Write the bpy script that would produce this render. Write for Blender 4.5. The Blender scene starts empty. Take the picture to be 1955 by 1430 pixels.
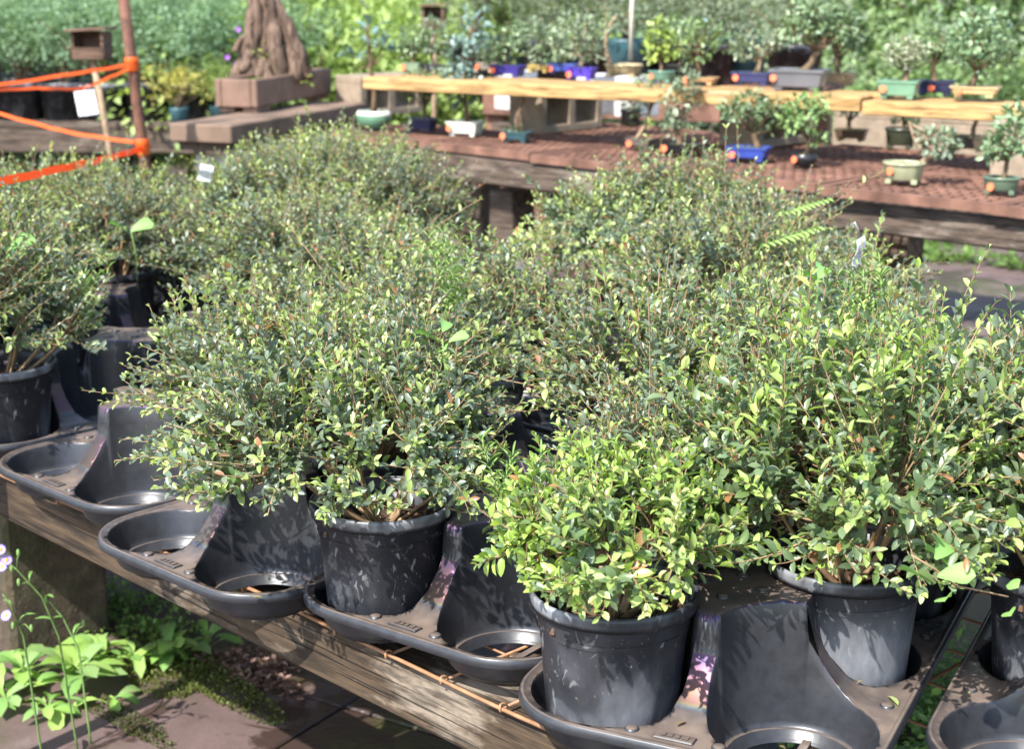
import bpy, bmesh, math, random
import numpy as np
from mathutils import Vector, Matrix, geometry
R = math.radians
random.seed(7); rng = np.random.default_rng(11)
scene = bpy.context.scene
COL = scene.collection

# ------------------------------------------------------------------ camera, sky, sun, exposure
FPX, PITCH, EYE = 3000.0, R(14.4), 1.6
cam_d = bpy.data.cameras.new('camera'); cam = bpy.data.objects.new('camera', cam_d); COL.objects.link(cam)
cam.location = (0, 0, EYE); cam.rotation_euler = (R(90) - PITCH, 0, 0)
cam_d.sensor_width = 36; cam_d.lens = FPX / 1955 * 36; cam_d.clip_end = 500; cam_d.clip_start = 0.05
cam_d.dof.use_dof = True; cam_d.dof.focus_distance = 2.15; cam_d.dof.aperture_fstop = 6.8
scene.camera = cam
SUN_DIR = Vector((-0.57, -0.76, 1.10)).normalized()          # towards the sun
world = bpy.data.worlds.new('World'); scene.world = world; world.use_nodes = True
wn = world.node_tree.nodes; wl = world.node_tree.links
sky = wn.new('ShaderNodeTexSky'); sky.sky_type = 'NISHITA'; sky.sun_disc = False
sky.sun_elevation = math.asin(SUN_DIR.z); sky.sun_rotation = math.atan2(SUN_DIR.x, SUN_DIR.y)
wn['Background'].inputs['Strength'].default_value = 0.15
wl.new(sky.outputs[0], wn['Background'].inputs['Color'])
sd = bpy.data.lights.new('sun', 'SUN'); sd.energy = 3.5; sd.angle = R(0.6); sd.color = (1, 0.975, 0.935)
sun = bpy.data.objects.new('sun', sd); COL.objects.link(sun)
sun.rotation_euler = SUN_DIR.to_track_quat('Z', 'Y').to_euler(); sun.location = (-3, -3, 6)
scene.view_settings.view_transform = 'Standard'; scene.view_settings.look = 'None'
scene.view_settings.gamma = 1; scene.view_settings.use_curve_mapping = False
scene.view_settings.exposure = 1.68
scene.cycles.max_bounces = 8; scene.cycles.transparent_max_bounces = 6

def at(px, py, z):
    "the point at height z that the photograph shows at pixel (px, py)"
    a = (px - 977.5) / FPX; b = (715 - py) / FPX
    d = Vector((a, math.cos(PITCH) + b * math.sin(PITCH), -math.sin(PITCH) + b * math.cos(PITCH)))
    t = (z - EYE) / d.z
    return Vector((d.x * t, d.y * t, z))
def at_y(px, py, y):
    a = (px - 977.5) / FPX; b = (715 - py) / FPX
    d = Vector((a, math.cos(PITCH) + b * math.sin(PITCH), -math.sin(PITCH) + b * math.cos(PITCH)))
    t = y / d.y
    return Vector((d.x * t, y, EYE + d.z * t))

# ------------------------------------------------------------------ object helpers
def tag(o, label=None, cat=None, group=None, kind=None):
    if label: o['label'] = label
    if cat: o['category'] = cat
    if group: o['group'] = group
    if kind: o['kind'] = kind
    return o
def thing(name, label, cat, loc=(0, 0, 0), rz=0, group=None):
    o = bpy.data.objects.new(name, None); COL.objects.link(o); o.empty_display_size = .05
    o.location = loc; o.rotation_euler = (0, 0, rz)
    return tag(o, label, cat, group)
def link(name, me, parent=None, loc=None):
    o = bpy.data.objects.new(name, me); COL.objects.link(o)
    if parent: o.parent = parent
    if loc is not None: o.location = loc
    return o
def children(o): return [c for c in o.children]
def dup(o, loc=None, rz=None, label=None, parent=None, kids=None):
    "a copy of a thing with its parts and sub-parts (mesh data shared)"
    c = o.copy(); COL.objects.link(c)
    if parent: c.parent = parent
    if loc is not None: c.location = loc
    if rz is not None: c.rotation_euler = (0, 0, rz)
    if label: c['label'] = label
    for ch in list(o.children):
        dup(ch, parent=c)
    return c

class MB:
    "collects verts and faces of ONE mesh"
    def __init__(s): s.v = []; s.f = []; s.sm = []
    def add(s, vs, fs, smooth=False):
        n = len(s.v); s.v += [tuple(v) for v in vs]; s.f += [tuple(i + n for i in f) for f in fs]; s.sm += [smooth] * len(fs)
        return s
    def box(s, c, d, rz=0, bev=0, taper=1.0, M=None):
        hx, hy, hz = d[0] / 2, d[1] / 2, d[2] / 2
        def ring(z, k, ins):
            x, y = hx * k, hy * k; b = max(bev, .0001)
            if bev == 0: return [(-x, -y, z), (x, -y, z), (x, y, z), (-x, y, z)]
            x -= ins; y -= ins
            return [(-x + b, -y, z), (x - b, -y, z), (x, -y + b, z), (x, y - b, z), (x - b, y, z), (-x + b, y, z), (-x, y - b, z), (-x, -y + b, z)]
        if bev == 0: rings = [ring(-hz, 1, 0), ring(hz, taper, 0)]
        else: rings = [ring(-hz, 1, bev), ring(-hz + bev, 1, 0), ring(hz - bev, taper, 0), ring(hz, taper, bev)]
        n = len(rings[0]); vs = [p for r in rings for p in r]; fs = [tuple(reversed(range(n)))]
        for k in range(len(rings) - 1):
            for i in range(n): fs.append((k * n + i, k * n + (i + 1) % n, (k + 1) * n + (i + 1) % n, (k + 1) * n + i))
        fs.append(tuple((len(rings) - 1) * n + i for i in range(n)))
        m = (Matrix.Translation(c) @ Matrix.Rotation(rz, 4, 'Z')) if M is None else M
        return s.add([m @ Vector(p) for p in vs], fs)
    def tube(s, pts, rad, n=6, smooth=True, cap=True):
        pts = [Vector(p) for p in pts]; m = len(pts)
        rs = rad if isinstance(rad, (list, tuple)) else [rad] * m
        vs = []; up = None
        for i in range(m):
            t = (pts[min(i + 1, m - 1)] - pts[max(i - 1, 0)]).normalized()
            if up is None: up = t.orthogonal().normalized()
            up = (up - t * up.dot(t)); up = up.normalized() if up.length > 1e-6 else t.orthogonal().normalized()
            w = t.cross(up)
            for k in range(n):
                a = 2 * math.pi * k / n; vs.append(pts[i] + (up * math.cos(a) + w * math.sin(a)) * rs[i])
        fs = [(i * n + k, i * n + (k + 1) % n, (i + 1) * n + (k + 1) % n, (i + 1) * n + k) for i in range(m - 1) for k in range(n)]
        if cap: fs += [tuple(reversed(range(n))), tuple((m - 1) * n + k for k in range(n))]
        return s.add(vs, fs, smooth)
    def lathe(s, prof, n=24, c=(0, 0, 0), sx=1, sy=1, lobes=0, amp=0, smooth=True, sq=0):
        "profile of (r, z); sq > 0 squares the section"
        vs = []
        for r, z in prof:
            for k in range(n):
                a = 2 * math.pi * k / n; q = r * (1 + amp * math.cos(lobes * a))
                if sq: q = q / (abs(math.cos(a)) ** sq + abs(math.sin(a)) ** sq) ** (1 / sq)
                vs.append((c[0] + q * math.cos(a) * sx, c[1] + q * math.sin(a) * sy, c[2] + z))
        m = len(prof)
        fs = [(i * n + k, i * n + (k + 1) % n, (i + 1) * n + (k + 1) % n, (i + 1) * n + k) for i in range(m - 1) for k in range(n)]
        return s.add(vs, fs, smooth)
    def disc(s, r, z, n=20, c=(0, 0), sx=1, sy=1, bump=0, sq=0):
        vs = [(c[0], c[1], z + bump)]
        for k in range(n):
            a = 2 * math.pi * k / n; q = r
            if sq: q = q / (abs(math.cos(a)) ** sq + abs(math.sin(a)) ** sq) ** (1 / sq)
            vs.append((c[0] + q * math.cos(a) * sx, c[1] + q * math.sin(a) * sy, z))
        return s.add(vs, [(0, 1 + k, 1 + (k + 1) % n) for k in range(n)], True)
    def ribbon(s, pts, width, normal=(0, 0, 1), thick=.0012):
        "a flat band with real thickness along pts; width runs along `normal`"
        vs = []; nrm = Vector(normal)
        P = [Vector(p) for p in pts]
        for i, p in enumerate(P):
            t = (P[min(i + 1, len(P) - 1)] - P[max(i - 1, 0)]).normalized()
            w = (nrm - t * nrm.dot(t)).normalized(); q = t.cross(w)
            for a, b in ((-1, -1), (1, -1), (1, 1), (-1, 1)): vs.append(p + w * a * width / 2 + q * b * thick / 2)
        fs = [(i * 4 + k, i * 4 + (k + 1) % 4, i * 4 + 4 + (k + 1) % 4, i * 4 + 4 + k) for i in range(len(P) - 1) for k in range(4)]
        fs += [(3, 2, 1, 0), tuple(len(P) * 4 - 4 + k for k in range(4))]
        return s.add(vs, fs)
    def mesh(s, name, mat):
        me = bpy.data.meshes.new(name); me.from_pydata(s.v, [], s.f); me.update()
        me.polygons.foreach_set('use_smooth', s.sm); me.materials.append(mat)
        return me
    def build(s, name, mat, parent=None, loc=None):
        return link(name, s.mesh(name, mat), parent, loc)

def np_mesh(name, verts, faces4, mat, colors=None, smooth=True):
    "numpy verts (N,3), faces list of arrays each (M,k)"
    me = bpy.data.meshes.new(name)
    loops = np.concatenate([f.ravel() for f in faces4]); sizes = np.concatenate([np.full(len(f), f.shape[1]) for f in faces4])
    me.vertices.add(len(verts)); me.vertices.foreach_set('co', verts.astype(np.float32).ravel())
    me.loops.add(len(loops)); me.loops.foreach_set('vertex_index', loops.astype(np.int32))
    me.polygons.add(len(sizes)); st = np.concatenate([[0], np.cumsum(sizes)[:-1]])
    me.polygons.foreach_set('loop_start', st.astype(np.int32)); me.polygons.foreach_set('loop_total', sizes.astype(np.int32))
    me.polygons.foreach_set('use_smooth', np.full(len(sizes), smooth))
    if colors is not None:
        a = me.attributes.new('tint', 'FLOAT_COLOR', 'POINT')
        c = np.ones((len(verts), 4), np.float32); c[:, :3] = colors; a.data.foreach_set('color', c.ravel())
    me.materials.append(mat); me.update(calc_edges=True); me.validate()
    return me

# ------------------------------------------------------------------ materials
def newmat(name):
    m = bpy.data.materials.new(name); m.use_nodes = True
    return m, m.node_tree.nodes, m.node_tree.links, m.node_tree.nodes['Principled BSDF']
def noise(n, l, scale, detail=4, rough=.6, coord='Object', stretch=None, dist=0):
    tc = n.new('ShaderNodeTexCoord'); t = n.new('ShaderNodeTexNoise')
    t.inputs['Scale'].default_value = scale; t.inputs['Detail'].default_value = detail; t.inputs['Roughness'].default_value = rough
    t.inputs['Distortion'].default_value = dist
    if stretch:
        mp = n.new('ShaderNodeMapping'); mp.inputs['Scale'].default_value = stretch; l.new(tc.outputs[coord], mp.inputs[0]); l.new(mp.outputs[0], t.inputs[0])
    else: l.new(tc.outputs[coord], t.inputs[0])
    return t.outputs['Fac']
def ramp(n, l, src, stops, interp='LINEAR'):
    r = n.new('ShaderNodeValToRGB'); r.color_ramp.interpolation = interp
    e = r.color_ramp.elements
    while len(e) < len(stops): e.new(.5)
    for k, (p, c) in enumerate(stops):
        e[k].position = p; e[k].color = (c[0], c[1], c[2], 1) if hasattr(c, '__len__') else (c, c, c, 1)
    l.new(src, r.inputs[0]); return r.outputs[0]
def mix(n, l, fac, a, b, mode='MIX'):
    m = n.new('ShaderNodeMix'); m.data_type = 'RGBA'; m.blend_type = mode
    for s, v in ((0, fac), (6, a), (7, b)):
        if hasattr(v, 'is_output'): l.new(v, m.inputs[s])
        elif s == 0: m.inputs[0].default_value = v
        else: m.inputs[s].default_value = (*v, 1)
    return m.outputs[2]
def math_(n, l, op, a, b=None):
    m = n.new('ShaderNodeMath'); m.operation = op; m.use_clamp = False
    for k, v in enumerate((a, b)):
        if v is None: continue
        if hasattr(v, 'is_output'): l.new(v, m.inputs[k])
        else: m.inputs[k].default_value = v
    return m.outputs[0]
def bump(n, l, p, h, strength=.3, dist=.01):
    b = n.new('ShaderNodeBump'); b.inputs['Strength'].default_value = strength; b.inputs['Distance'].default_value = dist
    l.new(h, b.inputs['Height']); l.new(b.outputs[0], p.inputs['Normal'])
def leaf_mat(name, rough=.32, trans=.25, spec=.5, cells=False):
    m, n, l, p = newmat(name)
    a = n.new('ShaderNodeAttribute'); a.attribute_name = 'tint'
    p.inputs['Roughness'].default_value = rough; p.inputs['Specular IOR Level'].default_value = spec
    l.new(a.outputs['Color'], p.inputs['Base Color'])
    t = n.new('ShaderNodeBsdfTranslucent'); ms = n.new('ShaderNodeMixShader'); ms.inputs[0].default_value = trans
    g = n.new('ShaderNodeMix'); g.data_type = 'RGBA'; g.blend_type = 'MULTIPLY'; g.inputs[0].default_value = 1
    l.new(a.outputs['Color'], g.inputs[6]); g.inputs[7].default_value = (1.5, 1.6, .7, 1); l.new(g.outputs[2], t.inputs[0])
    l.new(p.outputs[0], ms.inputs[1]); l.new(t.outputs[0], ms.inputs[2]); l.new(ms.outputs[0], n['Material Output'].inputs[0])
    return m
M = {}
M['leaf'] = leaf_mat('shrub_leaf', .38, .32, .62)
M['leaf_soft'] = leaf_mat('soft_leaf', .55, .30, .35)
M['leaf_wax'] = leaf_mat('waxy_leaf', .38, .15, .5)
def plain(name, c, rough=.6, spec=.4, var=.25, scale=20, bmp=0, stretch=None, metal=0):
    m, n, l, p = newmat(name)
    f = noise(n, l, scale, 5, .6, stretch=stretch)
    lo = tuple(x * (1 - var) for x in c); hi = tuple(min(1, x * (1 + var)) for x in c)
    l.new(ramp(n, l, f, [(.3, lo), (.7, hi)]), p.inputs['Base Color'])
    p.inputs['Roughness'].default_value = rough; p.inputs['Specular IOR Level'].default_value = spec; p.inputs['Metallic'].default_value = metal
    if bmp: bump(n, l, p, f, bmp)
    return m
M['stem'] = plain('twig_bark', (.27, .175, .095), .7, .3, .35, 60)
M['bark'] = plain('bonsai_bark', (.13, .085, .05), .8, .2, .45, 40, .5)
M['bark_pale'] = plain('pale_bark', (.30, .21, .13), .8, .2, .3, 40, .4)
M['white_stake'] = plain('pale_stake', (.62, .55, .42), .7, .3, .12, 30)
M['steel'] = plain('tie_wire', (.45, .45, .46), .3, .5, .1, 40, metal=.8)
m, n, l, p = newmat('orange_tape'); M['tape'] = m              # thin plastic film: some light comes through
p.inputs['Base Color'].default_value = (.92, .17, .025, 1); p.inputs['Roughness'].default_value = .4
tr = n.new('ShaderNodeBsdfTranslucent'); tr.inputs[0].default_value = (.95, .20, .03, 1); ms = n.new('ShaderNodeMixShader'); ms.inputs[0].default_value = .45
l.new(p.outputs[0], ms.inputs[1]); l.new(tr.outputs[0], ms.inputs[2]); l.new(ms.outputs[0], n['Material Output'].inputs[0])
M['tag'] = plain('white_tag', (.78, .78, .76), .5, .4, .05, 40)
M['print'] = plain('tag_print', (.30, .30, .33), .6, .3, .2, 200)
M['sticker'] = plain('orange_sticker', (.80, .17, .07), .6, .3, .06, 40)
M['rubber_dark'] = plain('dark_void', (.02, .018, .016), .8, .2, .3)

# black moulded plastic of the trays: dust on what faces up, an oily film where the sun grazes
m, n, l, p = newmat('tray_plastic'); M['tray'] = m
geo = n.new('ShaderNodeNewGeometry'); sep = n.new('ShaderNodeSeparateXYZ'); l.new(geo.outputs['Normal'], sep.inputs[0])
upm = ramp(n, l, sep.outputs['Z'], [(.72, 0.), (.97, 1.)])
nz = noise(n, l, 14, 6, .65); nz2 = noise(n, l, 55, 5, .7)
dust = math_(n, l, 'MULTIPLY', upm, ramp(n, l, nz, [(.30, .25), (.60, 1.)]))
base = ramp(n, l, nz2, [(.3, (.016, .0165, .019)), (.75, (.030, .031, .036))])
l.new(mix(n, l, dust, base, (.15, .112, .088)), p.inputs['Base Color'])
rgh = ramp(n, l, nz, [(.3, .30), (.7, .42)])
p.inputs['Thin Film IOR'].default_value = 1.48             # oily film only on the sloping webs, none on walls, floors and flats
oz = n.new('ShaderNodeSeparateXYZ'); l.new(n.new('ShaderNodeTexCoord').outputs['Object'], oz.inputs[0])
slope = math_(n, l, 'MULTIPLY', ramp(n, l, sep.outputs['Z'], [(.28, 0.), (.40, 1.), (.86, 1.), (.96, 0.)]), ramp(n, l, math_(n, l, 'MULTIPLY', oz.outputs['Z'], 10.), [(.68, 0.), (.80, 1.)]))
l.new(math_(n, l, 'MULTIPLY', slope, math_(n, l, 'ADD', math_(n, l, 'MULTIPLY_ADD', nz, 150), math_(n, l, 'MULTIPLY', oz.outputs['Z'], 300.))), p.inputs['Thin Film Thickness'])
for q in n:
    if q.type == 'MATH' and q.operation == 'MULTIPLY_ADD' and q.inputs[1].default_value == 150: q.inputs[2].default_value = 165
l.new(mix(n, l, slope, rgh, (.46, .46, .46)), p.inputs['Roughness']); l.new(mix(n, l, slope, (.55, .55, .55), (.9, .9, .9)), p.inputs['Specular IOR Level'])
l.new(math_(n, l, 'MULTIPLY', slope, .55), p.inputs['Coat Weight']); p.inputs['Coat Roughness'].default_value = .42; p.inputs['Coat Tint'].default_value = (1, .95, .98, 1)
bump(n, l, p, nz2, .06, .002)

# black nursery pots: grey dried water marks low on the wall, a few scratches
m, n, l, p = newmat('pot_plastic'); M['pot'] = m
tc = n.new('ShaderNodeTexCoord'); sep = n.new('ShaderNodeSeparateXYZ'); l.new(tc.outputs['Object'], sep.inputs[0])
oi = n.new('ShaderNodeObjectInfo')
va = n.new('ShaderNodeVectorMath'); va.operation = 'MULTIPLY_ADD'; l.new(tc.outputs['Object'], va.inputs[0]); va.inputs[1].default_value = (1, 1, .55)
cb = n.new('ShaderNodeCombineXYZ'); l.new(math_(n, l, 'MULTIPLY', oi.outputs['Random'], 37.), cb.inputs[0]); l.new(cb.outputs[0], va.inputs[2])
def pn(scale, det, dist=0):
    t = n.new('ShaderNodeTexNoise'); t.inputs['Scale'].default_value = scale; t.inputs['Detail'].default_value = det; t.inputs['Distortion'].default_value = dist
    l.new(va.outputs[0], t.inputs[0]); return t.outputs['Fac']
big = pn(9, 5, .8); fine = pn(70, 6); scr = pn(26, 3, 2.5)
hgt = ramp(n, l, math_(n, l, 'DIVIDE', sep.outputs['Z'], .2), [(.03, 1.), (.36, .5), (.66, .16), (.91, .06), (.93, .9), (1., 1.)])
mark = math_(n, l, 'MULTIPLY', ramp(n, l, big, [(.42, .03), (.52, .25), (.60, 1.)]), hgt)
lim = n.new('ShaderNodeAttribute'); lim.attribute_type = 'OBJECT'; lim.attribute_name = 'lime'
lime = math_(n, l, 'MULTIPLY', lim.outputs['Fac'], math_(n, l, 'MULTIPLY', ramp(n, l, big, [(.36, 0.), (.44, 1.)]), ramp(n, l, math_(n, l, 'DIVIDE', sep.outputs['Z'], .2), [(.05, 1.), (.55, .75), (.85, 0.)])))
mark = math_(n, l, 'MULTIPLY', math_(n, l, 'MAXIMUM', mark, lime), ramp(n, l, fine, [(.25, .55), (.7, 1.)]))
c1 = mix(n, l, mark, (.0125, .013, .0165), (.22, .225, .24))
c2 = mix(n, l, ramp(n, l, scr, [(.62, 0.), (.67, .5)]), c1, (.22, .22, .22))
sp_n = pn(260, 2); c2 = mix(n, l, ramp(n, l, sp_n, [(.70, 0.), (.73, .8)]), c2, (.16, .12, .09))
l.new(c2, p.inputs['Base Color']); p.inputs['Roughness'].default_value = .40; p.inputs['Specular IOR Level'].default_value = .38

M['soil'] = plain('potting_soil', (.055, .036, .024), .95, .15, .7, 90, 1.0)
M['moss'] = plain('moss', (.085, .11, .022), .95, .1, .5, 120, 1.0)

def wood(name, c1, c2, c3, axis=(1, 14, 14), scale=3, patch=.5):
    m, n, l, p = newmat(name)
    g = noise(n, l, scale, 8, .7, stretch=axis, dist=.6); b = noise(n, l, 5, 6, .7, stretch=(.5, 1, 1.3)); fn = noise(n, l, 70, 4, .6, stretch=(.12, 1, 1))
    c = ramp(n, l, g, [(.3, c1), (.65, c2)])
    c = mix(n, l, ramp(n, l, b, [(patch, 0.), (patch + .1, .85)]), c, c3)
    c = mix(n, l, ramp(n, l, fn, [(.38, .7), (.55, 0.)]), c, tuple(x * .35 for x in c1))
    ck = noise(n, l, 150, 3, .5, stretch=(.02, 1, 1), dist=.3); crack = ramp(n, l, ck, [(.36, 1.), (.41, 0.)])
    kn = noise(n, l, 9, 2, .4, stretch=(.6, 1.6, 1.6)); c = mix(n, l, ramp(n, l, kn, [(.70, 0.), (.76, .8)]), c, tuple(x * .5 for x in c1))
    c = mix(n, l, math_(n, l, 'MULTIPLY', crack, .85), c, tuple(x * .2 for x in c1))
    l.new(c, p.inputs['Base Color']); p.inputs['Roughness'].default_value = .8; p.inputs['Specular IOR Level'].default_value = .3
    bump(n, l, p, math_(n, l, 'SUBTRACT', fn, crack), .7, .004); return m
M['wood_front'] = wood('weathered_bench_wood', (.028, .019, .012), (.085, .055, .031), (.25, .20, .15), patch=.56)
M['wood_dark'] = wood('dark_weathered_wood', (.06, .042, .03), (.13, .092, .066), (.22, .18, .14), patch=.55)
M['wood_yellow'] = wood('new_pine_plank', (.38, .215, .075), (.48, .30, .125), (.42, .32, .20), axis=(1, 22, 22), patch=.6)
M['wood_box'] = wood('box_wood', (.10, .055, .035), (.17, .10, .065), (.22, .15, .10), patch=.6)
M['rust'] = plain('rusty_pipe', (.115, .05, .03), .75, .35, .5, 22, .3)
M['wire'] = plain('rusty_wire', (.25, .125, .06), .55, .5, .35, 30)
M['grate'] = plain('rusty_grate', (.165, .085, .058), .85, .2, .6, 7, .3)
M['concrete'] = plain('weathered_concrete', (.24, .185, .13), .9, .2, .3, 12, .5)
M['concrete_pale'] = plain('pale_concrete', (.50, .47, .44), .9, .2, .14, 9, .3)
M['slab_brown'] = plain('stained_slab', (.15, .10, .068), .8, .3, .4, 6, .3)
m, n, l, p = newmat('damp_mossy_block'); M['leg'] = m
f1, f2, f3 = noise(n, l, 7, 7, .7), noise(n, l, 22, 6, .7), noise(n, l, 3.2, 5, .65)
c = ramp(n, l, f2, [(.3, (.032, .022, .014)), (.55, (.075, .05, .03)), (.8, (.15, .115, .08))])
c = mix(n, l, ramp(n, l, f3, [(.48, 0.), (.6, .8)]), c, (.05, .052, .017))
l.new(c, p.inputs['Base Color']); p.inputs['Roughness'].default_value = .9; bump(n, l, p, math_(n, l, 'ADD', f1, f2), .9, .02)
def glaze(name, c, rough=.3, var=.2): return plain(name, c, rough, .5, var, 9)
# ------------------------------------------------------------------ leaves
LT_V = np.array([(0, 0, 0), (.22, 0, .015), (.52, 0, .01), (.80, 0, -.035), (1, 0, -.10), (.22, .34, .09), (.52, .5, .12), (.80, .36, .05), (.22, -.34, .09), (.52, -.5, .12), (.80, -.36, .05)])
LT_T = np.array([(0, 8, 1), (0, 1, 5), (3, 10, 4), (3, 4, 7)]); LT_Q = np.array([(1, 8, 9, 2), (5, 1, 2, 6), (2, 9, 10, 3), (6, 2, 3, 7)])
LS_V = np.array([(0, 0, 0), (.5, .5, .08), (1, 0, -.06), (.5, -.5, .08)]); LS_T = np.array([(0, 2, 1), (0, 3, 2)])
def unit(a): return a / np.maximum(np.linalg.norm(a, axis=-1, keepdims=True), 1e-9)
def leaf_mesh(name, P, D, Nn, L, W, C, mat, simple=False):
    "one mesh of many real leaves: bases P, directions D, normals Nn, lengths, widths, colours"
    P, D, Nn = map(np.asarray, (P, D, Nn)); D = unit(D); S = unit(np.cross(Nn, D)); Nn = np.cross(D, S)
    T = LS_V if simple else LT_V; k = len(T); K = len(P)
    v = (P[:, None, :] + T[None, :, 0, None] * (D * np.asarray(L)[:, None])[:, None, :] + T[None, :, 1, None] * (S * np.asarray(W)[:, None])[:, None, :]
         + T[None, :, 2, None] * (Nn * np.asarray(L)[:, None])[:, None, :])
    off = (np.arange(K) * k)[:, None, None]
    faces = [(LS_T[None] + off).reshape(-1, 3)] if simple else [(LT_T[None] + off).reshape(-1, 3), (LT_Q[None] + off).reshape(-1, 4)]
    return np_mesh(name, v.reshape(-1, 3), faces, mat, np.repeat(np.asarray(C), k, 0))
def quad_tubes(name, segs, mat):
    "thin three-sided twigs; segs = list of (pts (n,3), r0, r1)"
    V = []; F = []; o = 0
    for pts, r0, r1 in segs:
        n = len(pts); t = unit(np.gradient(pts, axis=0)); a = unit(np.cross(t, np.array([.31, .52, .8]))); b = np.cross(t, a)
        r = np.linspace(r0, r1, n)[:, None]
        ring = np.stack([pts + r * (a * math.cos(q) + b * math.sin(q)) for q in (0, 2.094, 4.189)], 1)
        V.append(ring.reshape(-1, 3)); i = np.arange(n - 1)[:, None]
        for k in range(3):
            k2 = (k + 1) % 3; F.append(np.concatenate([i * 3 + k, i * 3 + k2, i * 3 + 3 + k2, i * 3 + 3 + k], 1) + o)
        o += n * 3
    return np_mesh(name, np.concatenate(V), [np.concatenate(F)], mat)
def jitter_colour(base, spread, k):
    c = np.asarray(base)[None] * (1 + rng.normal(0, spread, (k, 1))) * (1 + rng.normal(0, spread * .4, (k, 3)))
    return np.clip(c, .004, .9)

OLD1, OLD2, NEW1, NEW2, RUST_L = (.108, .148, .092), (.18, .222, .142), (.26, .335, .095), (.38, .44, .17), (.32, .15, .08)
def shrub(seed, Rx, H, n_twigs, leaf=.019, z0=.235, young=.45, gap=.0108, lean=(0, 0), bright=1.0, low=.03, spiky=.35, wide=.46, tone=(1, 1, 1)):
    "a small-leaved bushy shrub: stems, twigs and leaves, base at the soil; returns stem segments and leaf arrays"
    g = np.random.default_rng(seed); segs = []; P, D, N, L, W, C = [], [], [], [], [], []
    root = np.array([0, 0, .155]); prim = []
    for k in range(11):
        a = k * 2.4 + g.uniform(-.4, .4); q = g.uniform(.25, .62); e = np.array([math.cos(a) * Rx * q + lean[0] * .4, math.sin(a) * Rx * q + lean[1] * .4, z0 + H * g.uniform(.02, .40)])
        b0 = root + np.array([math.cos(a), math.sin(a), 0]) * .012
        mid = (b0 + e) / 2 + np.array([math.cos(a), math.sin(a), -.3]) * Rx * .08 + g.normal(0, .008, 3)
        t = np.linspace(0, 1, 6)[:, None]; c = (1 - t) ** 2 * b0 + 2 * t * (1 - t) * mid + t ** 2 * e
        segs.append((c, .0055, .0028)); prim.append(c)
    allp = np.concatenate([c[2:] for c in prim])
    lump = g.uniform(0, 6.28, 6)
    for k in range(n_twigs):
        s = g.uniform(math.sin(low), 1); ph = math.asin(s); a = g.uniform(0, 6.283)
        rr = 1 + .13 * math.sin(3 * a + lump[0]) * math.cos(ph) + .10 * math.sin(5 * a + lump[1] + 4 * ph) + .08 * math.sin(7 * a + lump[2])
        rr *= g.uniform(.60, 1.0) if g.random() < .45 else g.uniform(.88, 1.10)
        stray = g.random() < spiky * .15
        if stray: rr *= g.uniform(1.12, 1.42)
        e = np.array([Rx * math.cos(ph) * math.cos(a) * rr + lean[0], Rx * math.cos(ph) * math.sin(a) * rr + lean[1], z0 + H * s * rr])
        d2 = ((allp - e) ** 2).sum(1); st = allp[np.argmin(d2 + g.uniform(0, .004, len(d2)))]
        ln = np.linalg.norm(e - st)
        if ln < .03: continue
        upb = np.array([0, 0, 1.]) * ln * g.uniform(-.22, .05)
        mid = (st + e) / 2 + upb + g.normal(0, .012, 3)
        m = 8; t = np.linspace(0, 1, m)[:, None]; c = (1 - t) ** 2 * st + 2 * t * (1 - t) * mid + t ** 2 * e
        segs.append((c, .0016, .0007))
        # leaves, roughly opposite pairs
        cov = min(ln * .9, g.uniform(.085, .15) * (1.5 if stray else 1)); gap_ = gap * (1.5 if stray else 1); nn = max(3, int(cov / gap_)); ty = g.uniform(0, 1) < young
        spin = g.uniform(0, 3.14); lscale = g.uniform(.82, 1.15)
        for q in range(nn):
            u = 1 - (q + .3) * gap_ / ln
            if u < .02: break
            x = u * (m - 1); i = min(int(x), m - 2); f = x - i; p = c[i] * (1 - f) + c[i + 1] * f; tg = c[i + 1] - c[i]; tg = tg / (np.linalg.norm(tg) + 1e-9)
            s1 = np.cross(tg, (.2, .3, .93)); s1 /= np.linalg.norm(s1) + 1e-9; s2 = np.cross(tg, s1)
            an = spin + (q % 2) * 1.571
            for sg in (0, math.pi):
                if g.random() < .1: continue
                w = s1 * math.cos(an + sg) + s2 * math.sin(an + sg)
                tip = q / nn; k1 = .95 if q < 2 else .62
                d = tg * k1 + w * (.6 if q < 2 else .9) + g.normal(0, .22, 3) + np.array([0, 0, .12])
                no = np.array([0, 0, .75]) + tg * .6 + g.normal(0, .28, 3)
                l = leaf * lscale * g.uniform(.72, 1.22) * (.62 if q == 0 else .8 if q == 1 else 1.0)
                P.append(p); D.append(d); N.append(no); L.append(l); W.append(l * wide * g.uniform(.85, 1.15))
                r = g.random()
                if q < (4 if ty else 1) and r < .85: base = np.array(NEW1) * (1 - r) + np.array(NEW2) * r
                elif ty and r < .35: base = np.array(NEW1) * .6 + np.array(OLD2) * .4
                elif r > .985: base = np.array(RUST_L)
                else: base = np.array(OLD1) * r + np.array(OLD2) * (1 - r)
                C.append(np.clip(base * bright * np.array(tone) * (1 + g.normal(0, .15)), .01, .6))
    return segs, [np.array(x) for x in (P, D, N, L, W, C)]

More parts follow.
